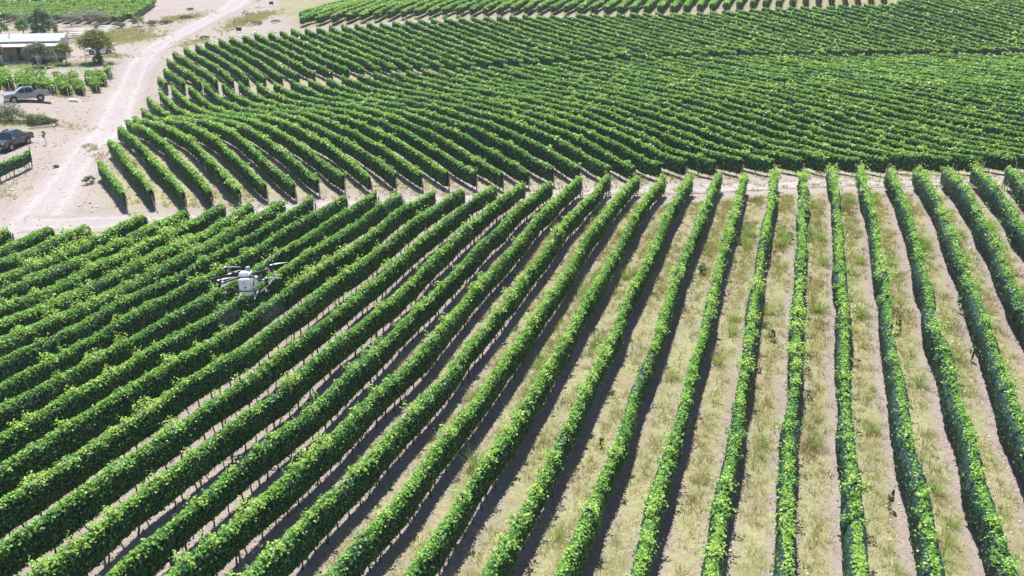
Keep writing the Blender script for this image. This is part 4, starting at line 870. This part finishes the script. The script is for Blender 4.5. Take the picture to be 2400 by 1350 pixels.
for (ex, ey) in ((-1.02, -.78), (1.02, -.78), (1.02, .82), (-1.02, .82)):
    nx_ = .22*np.sign(ex); ny_ = .16*np.sign(ey)
    am = MB().tube([(nx_, ny_, .22), (ex*.55, ey*.55, .20), (ex, ey, .18)], [.045, .04, .036], 10).build('arm', M['carbon'], dr, smooth=True)
    MB().lathe([(.05, -.07), (.055, 0), (.05, .07)], (ex*.86, ey*.86, .185), 'z', 10).build('joint', M['pinkcap'] if ey > 0 else M['lightgrey'], am)
    for s_ in (1, -1):
        z0 = .18+s_*.10
        mt = MB().lathe([(.05, -.05), (.075, -.045), (.075, .045), (.055, .05)], (ex, ey, z0), 'z', 14).build('motor', M['motor'], am, smooth=True)
        MB().lathe([(.06, 0), (.06, .03), (.03, .05)], (ex, ey, z0+s_*.055+(-.05 if s_ < 0 else 0)), 'z', 12).build('cap', M['lightgrey'], am, smooth=True)
        ang = R((12, 62, -20, 78, 8, 118, 165, 40)[arm_i]); arm_i += 1; zb = z0+s_*.10
        for e in (0, math.pi):
            c_, q_ = math.cos(ang+e), math.sin(ang+e); V = []
            for rr, hw_, tw in ((.06, .02, .015), (.2, .04, .016), (.45, .038, .010), (.68, .024, .005), (.74, .01, .003)):
                for sd in (-1, 1):
                    for up in (-1, 1): V.append((ex+c_*rr-q_*sd*hw_, ey+q_*rr+c_*sd*hw_, zb+sd*tw+up*.006+.03*rr))
            Fq = []
            for i in range(4):
                o_ = i*4
                Fq += [(o_, o_+2, o_+6, o_+4), (o_+1, o_+5, o_+7, o_+3), (o_, o_+4, o_+5, o_+1), (o_+2, o_+3, o_+7, o_+6)]
            Fq += [(0, 1, 3, 2), (16, 18, 19, 17)]
            pb = MB().add(V, Fq).build('propeller_blade', M['blade'], dr)
            MB().box((ex+c_*.735, ey+q_*.735, zb+.022), (.05, .03, .02), ang+e).build('tip', M['orange'], pb)
for sx in (-1, 1):
    lg = MB().tube([(sx*.27, -.30, -.33), (sx*.36, -.42, -.72)], .016, 7).tube([(sx*.27, .34, -.30), (sx*.36, .44, -.72)], .016, 7).tube([(sx*.36, -.55, -.73), (sx*.36, .55, -.73)], .018, 7)
    lg.build('landing_leg', M['lightgrey'], dr, smooth=True)
    bo = MB().tube([(sx*.25, -.30, -.36), (sx*.62, -.36, -.38), (sx*.88, -.42, -.36)], .014, 6).build('spray_boom', M['carbon'], dr)
    MB().lathe([(.03, -.09), (.045, -.03), (.03, .03)], (sx*.88, -.42, -.37), 'z', 10).build('nozzle', M['lightgrey'], bo, smooth=True)
MB().box((0, -.46, -.37), (.70, .03, .035)).build('crossbar', M['carbon'], dr)
# spray mist below the two nozzles
mm = bpy.data.materials.new('fine_spray'); mm.use_nodes = True; nt = mm.node_tree; nt.nodes.remove(nt.nodes['Principled BSDF'])
pv = N(nt, 'ShaderNodeVolumePrincipled'); pv.inputs['Color'].default_value = (.92, .95, 1, 1); pv.inputs['Density'].default_value = .022
nt.links.new(pv.outputs[0], nt.nodes['Material Output'].inputs['Volume'])
for sx in (-1, 1):
    c_, q_ = math.cos(R(8)), math.sin(R(8)); nx_, ny_ = sx*.9, -.42
    wx, wy, wz = -11.25+nx_*c_-ny_*q_, 31.8+nx_*q_+ny_*c_, 6.6
    o = MB().lathe([(.08, 0), (.35, -.25), (.6, -.6), (.62, -1.0), (.3, -1.35)], (0, 0, 0), 'z', 18).build('spray_mist', mm, smooth=True, kind='stuff', loc=(wx, wy, wz))
    tag(o, 'faint grey spray mist drifting below the drone on its %s side' % ('left' if sx < 0 else 'right'))

# ---- thin summer haze: one closed box of even air round everything in view ------------------
hm = bpy.data.materials.new('summer_haze'); hm.use_nodes = True; nt = hm.node_tree; nt.nodes.remove(nt.nodes['Principled BSDF'])
hv = N(nt, 'ShaderNodeVolumePrincipled'); hv.inputs['Color'].default_value = (.93, .96, 1, 1); hv.inputs['Density'].default_value = .00022; hv.inputs['Anisotropy'].default_value = .2
nt.links.new(hv.outputs[0], nt.nodes['Material Output'].inputs['Volume'])
tag(MB().box((0, 1550, 8.75), (6300, 5200, 24.3)).build('haze', hm, kind='stuff'), 'thin pale summer haze over the whole valley')
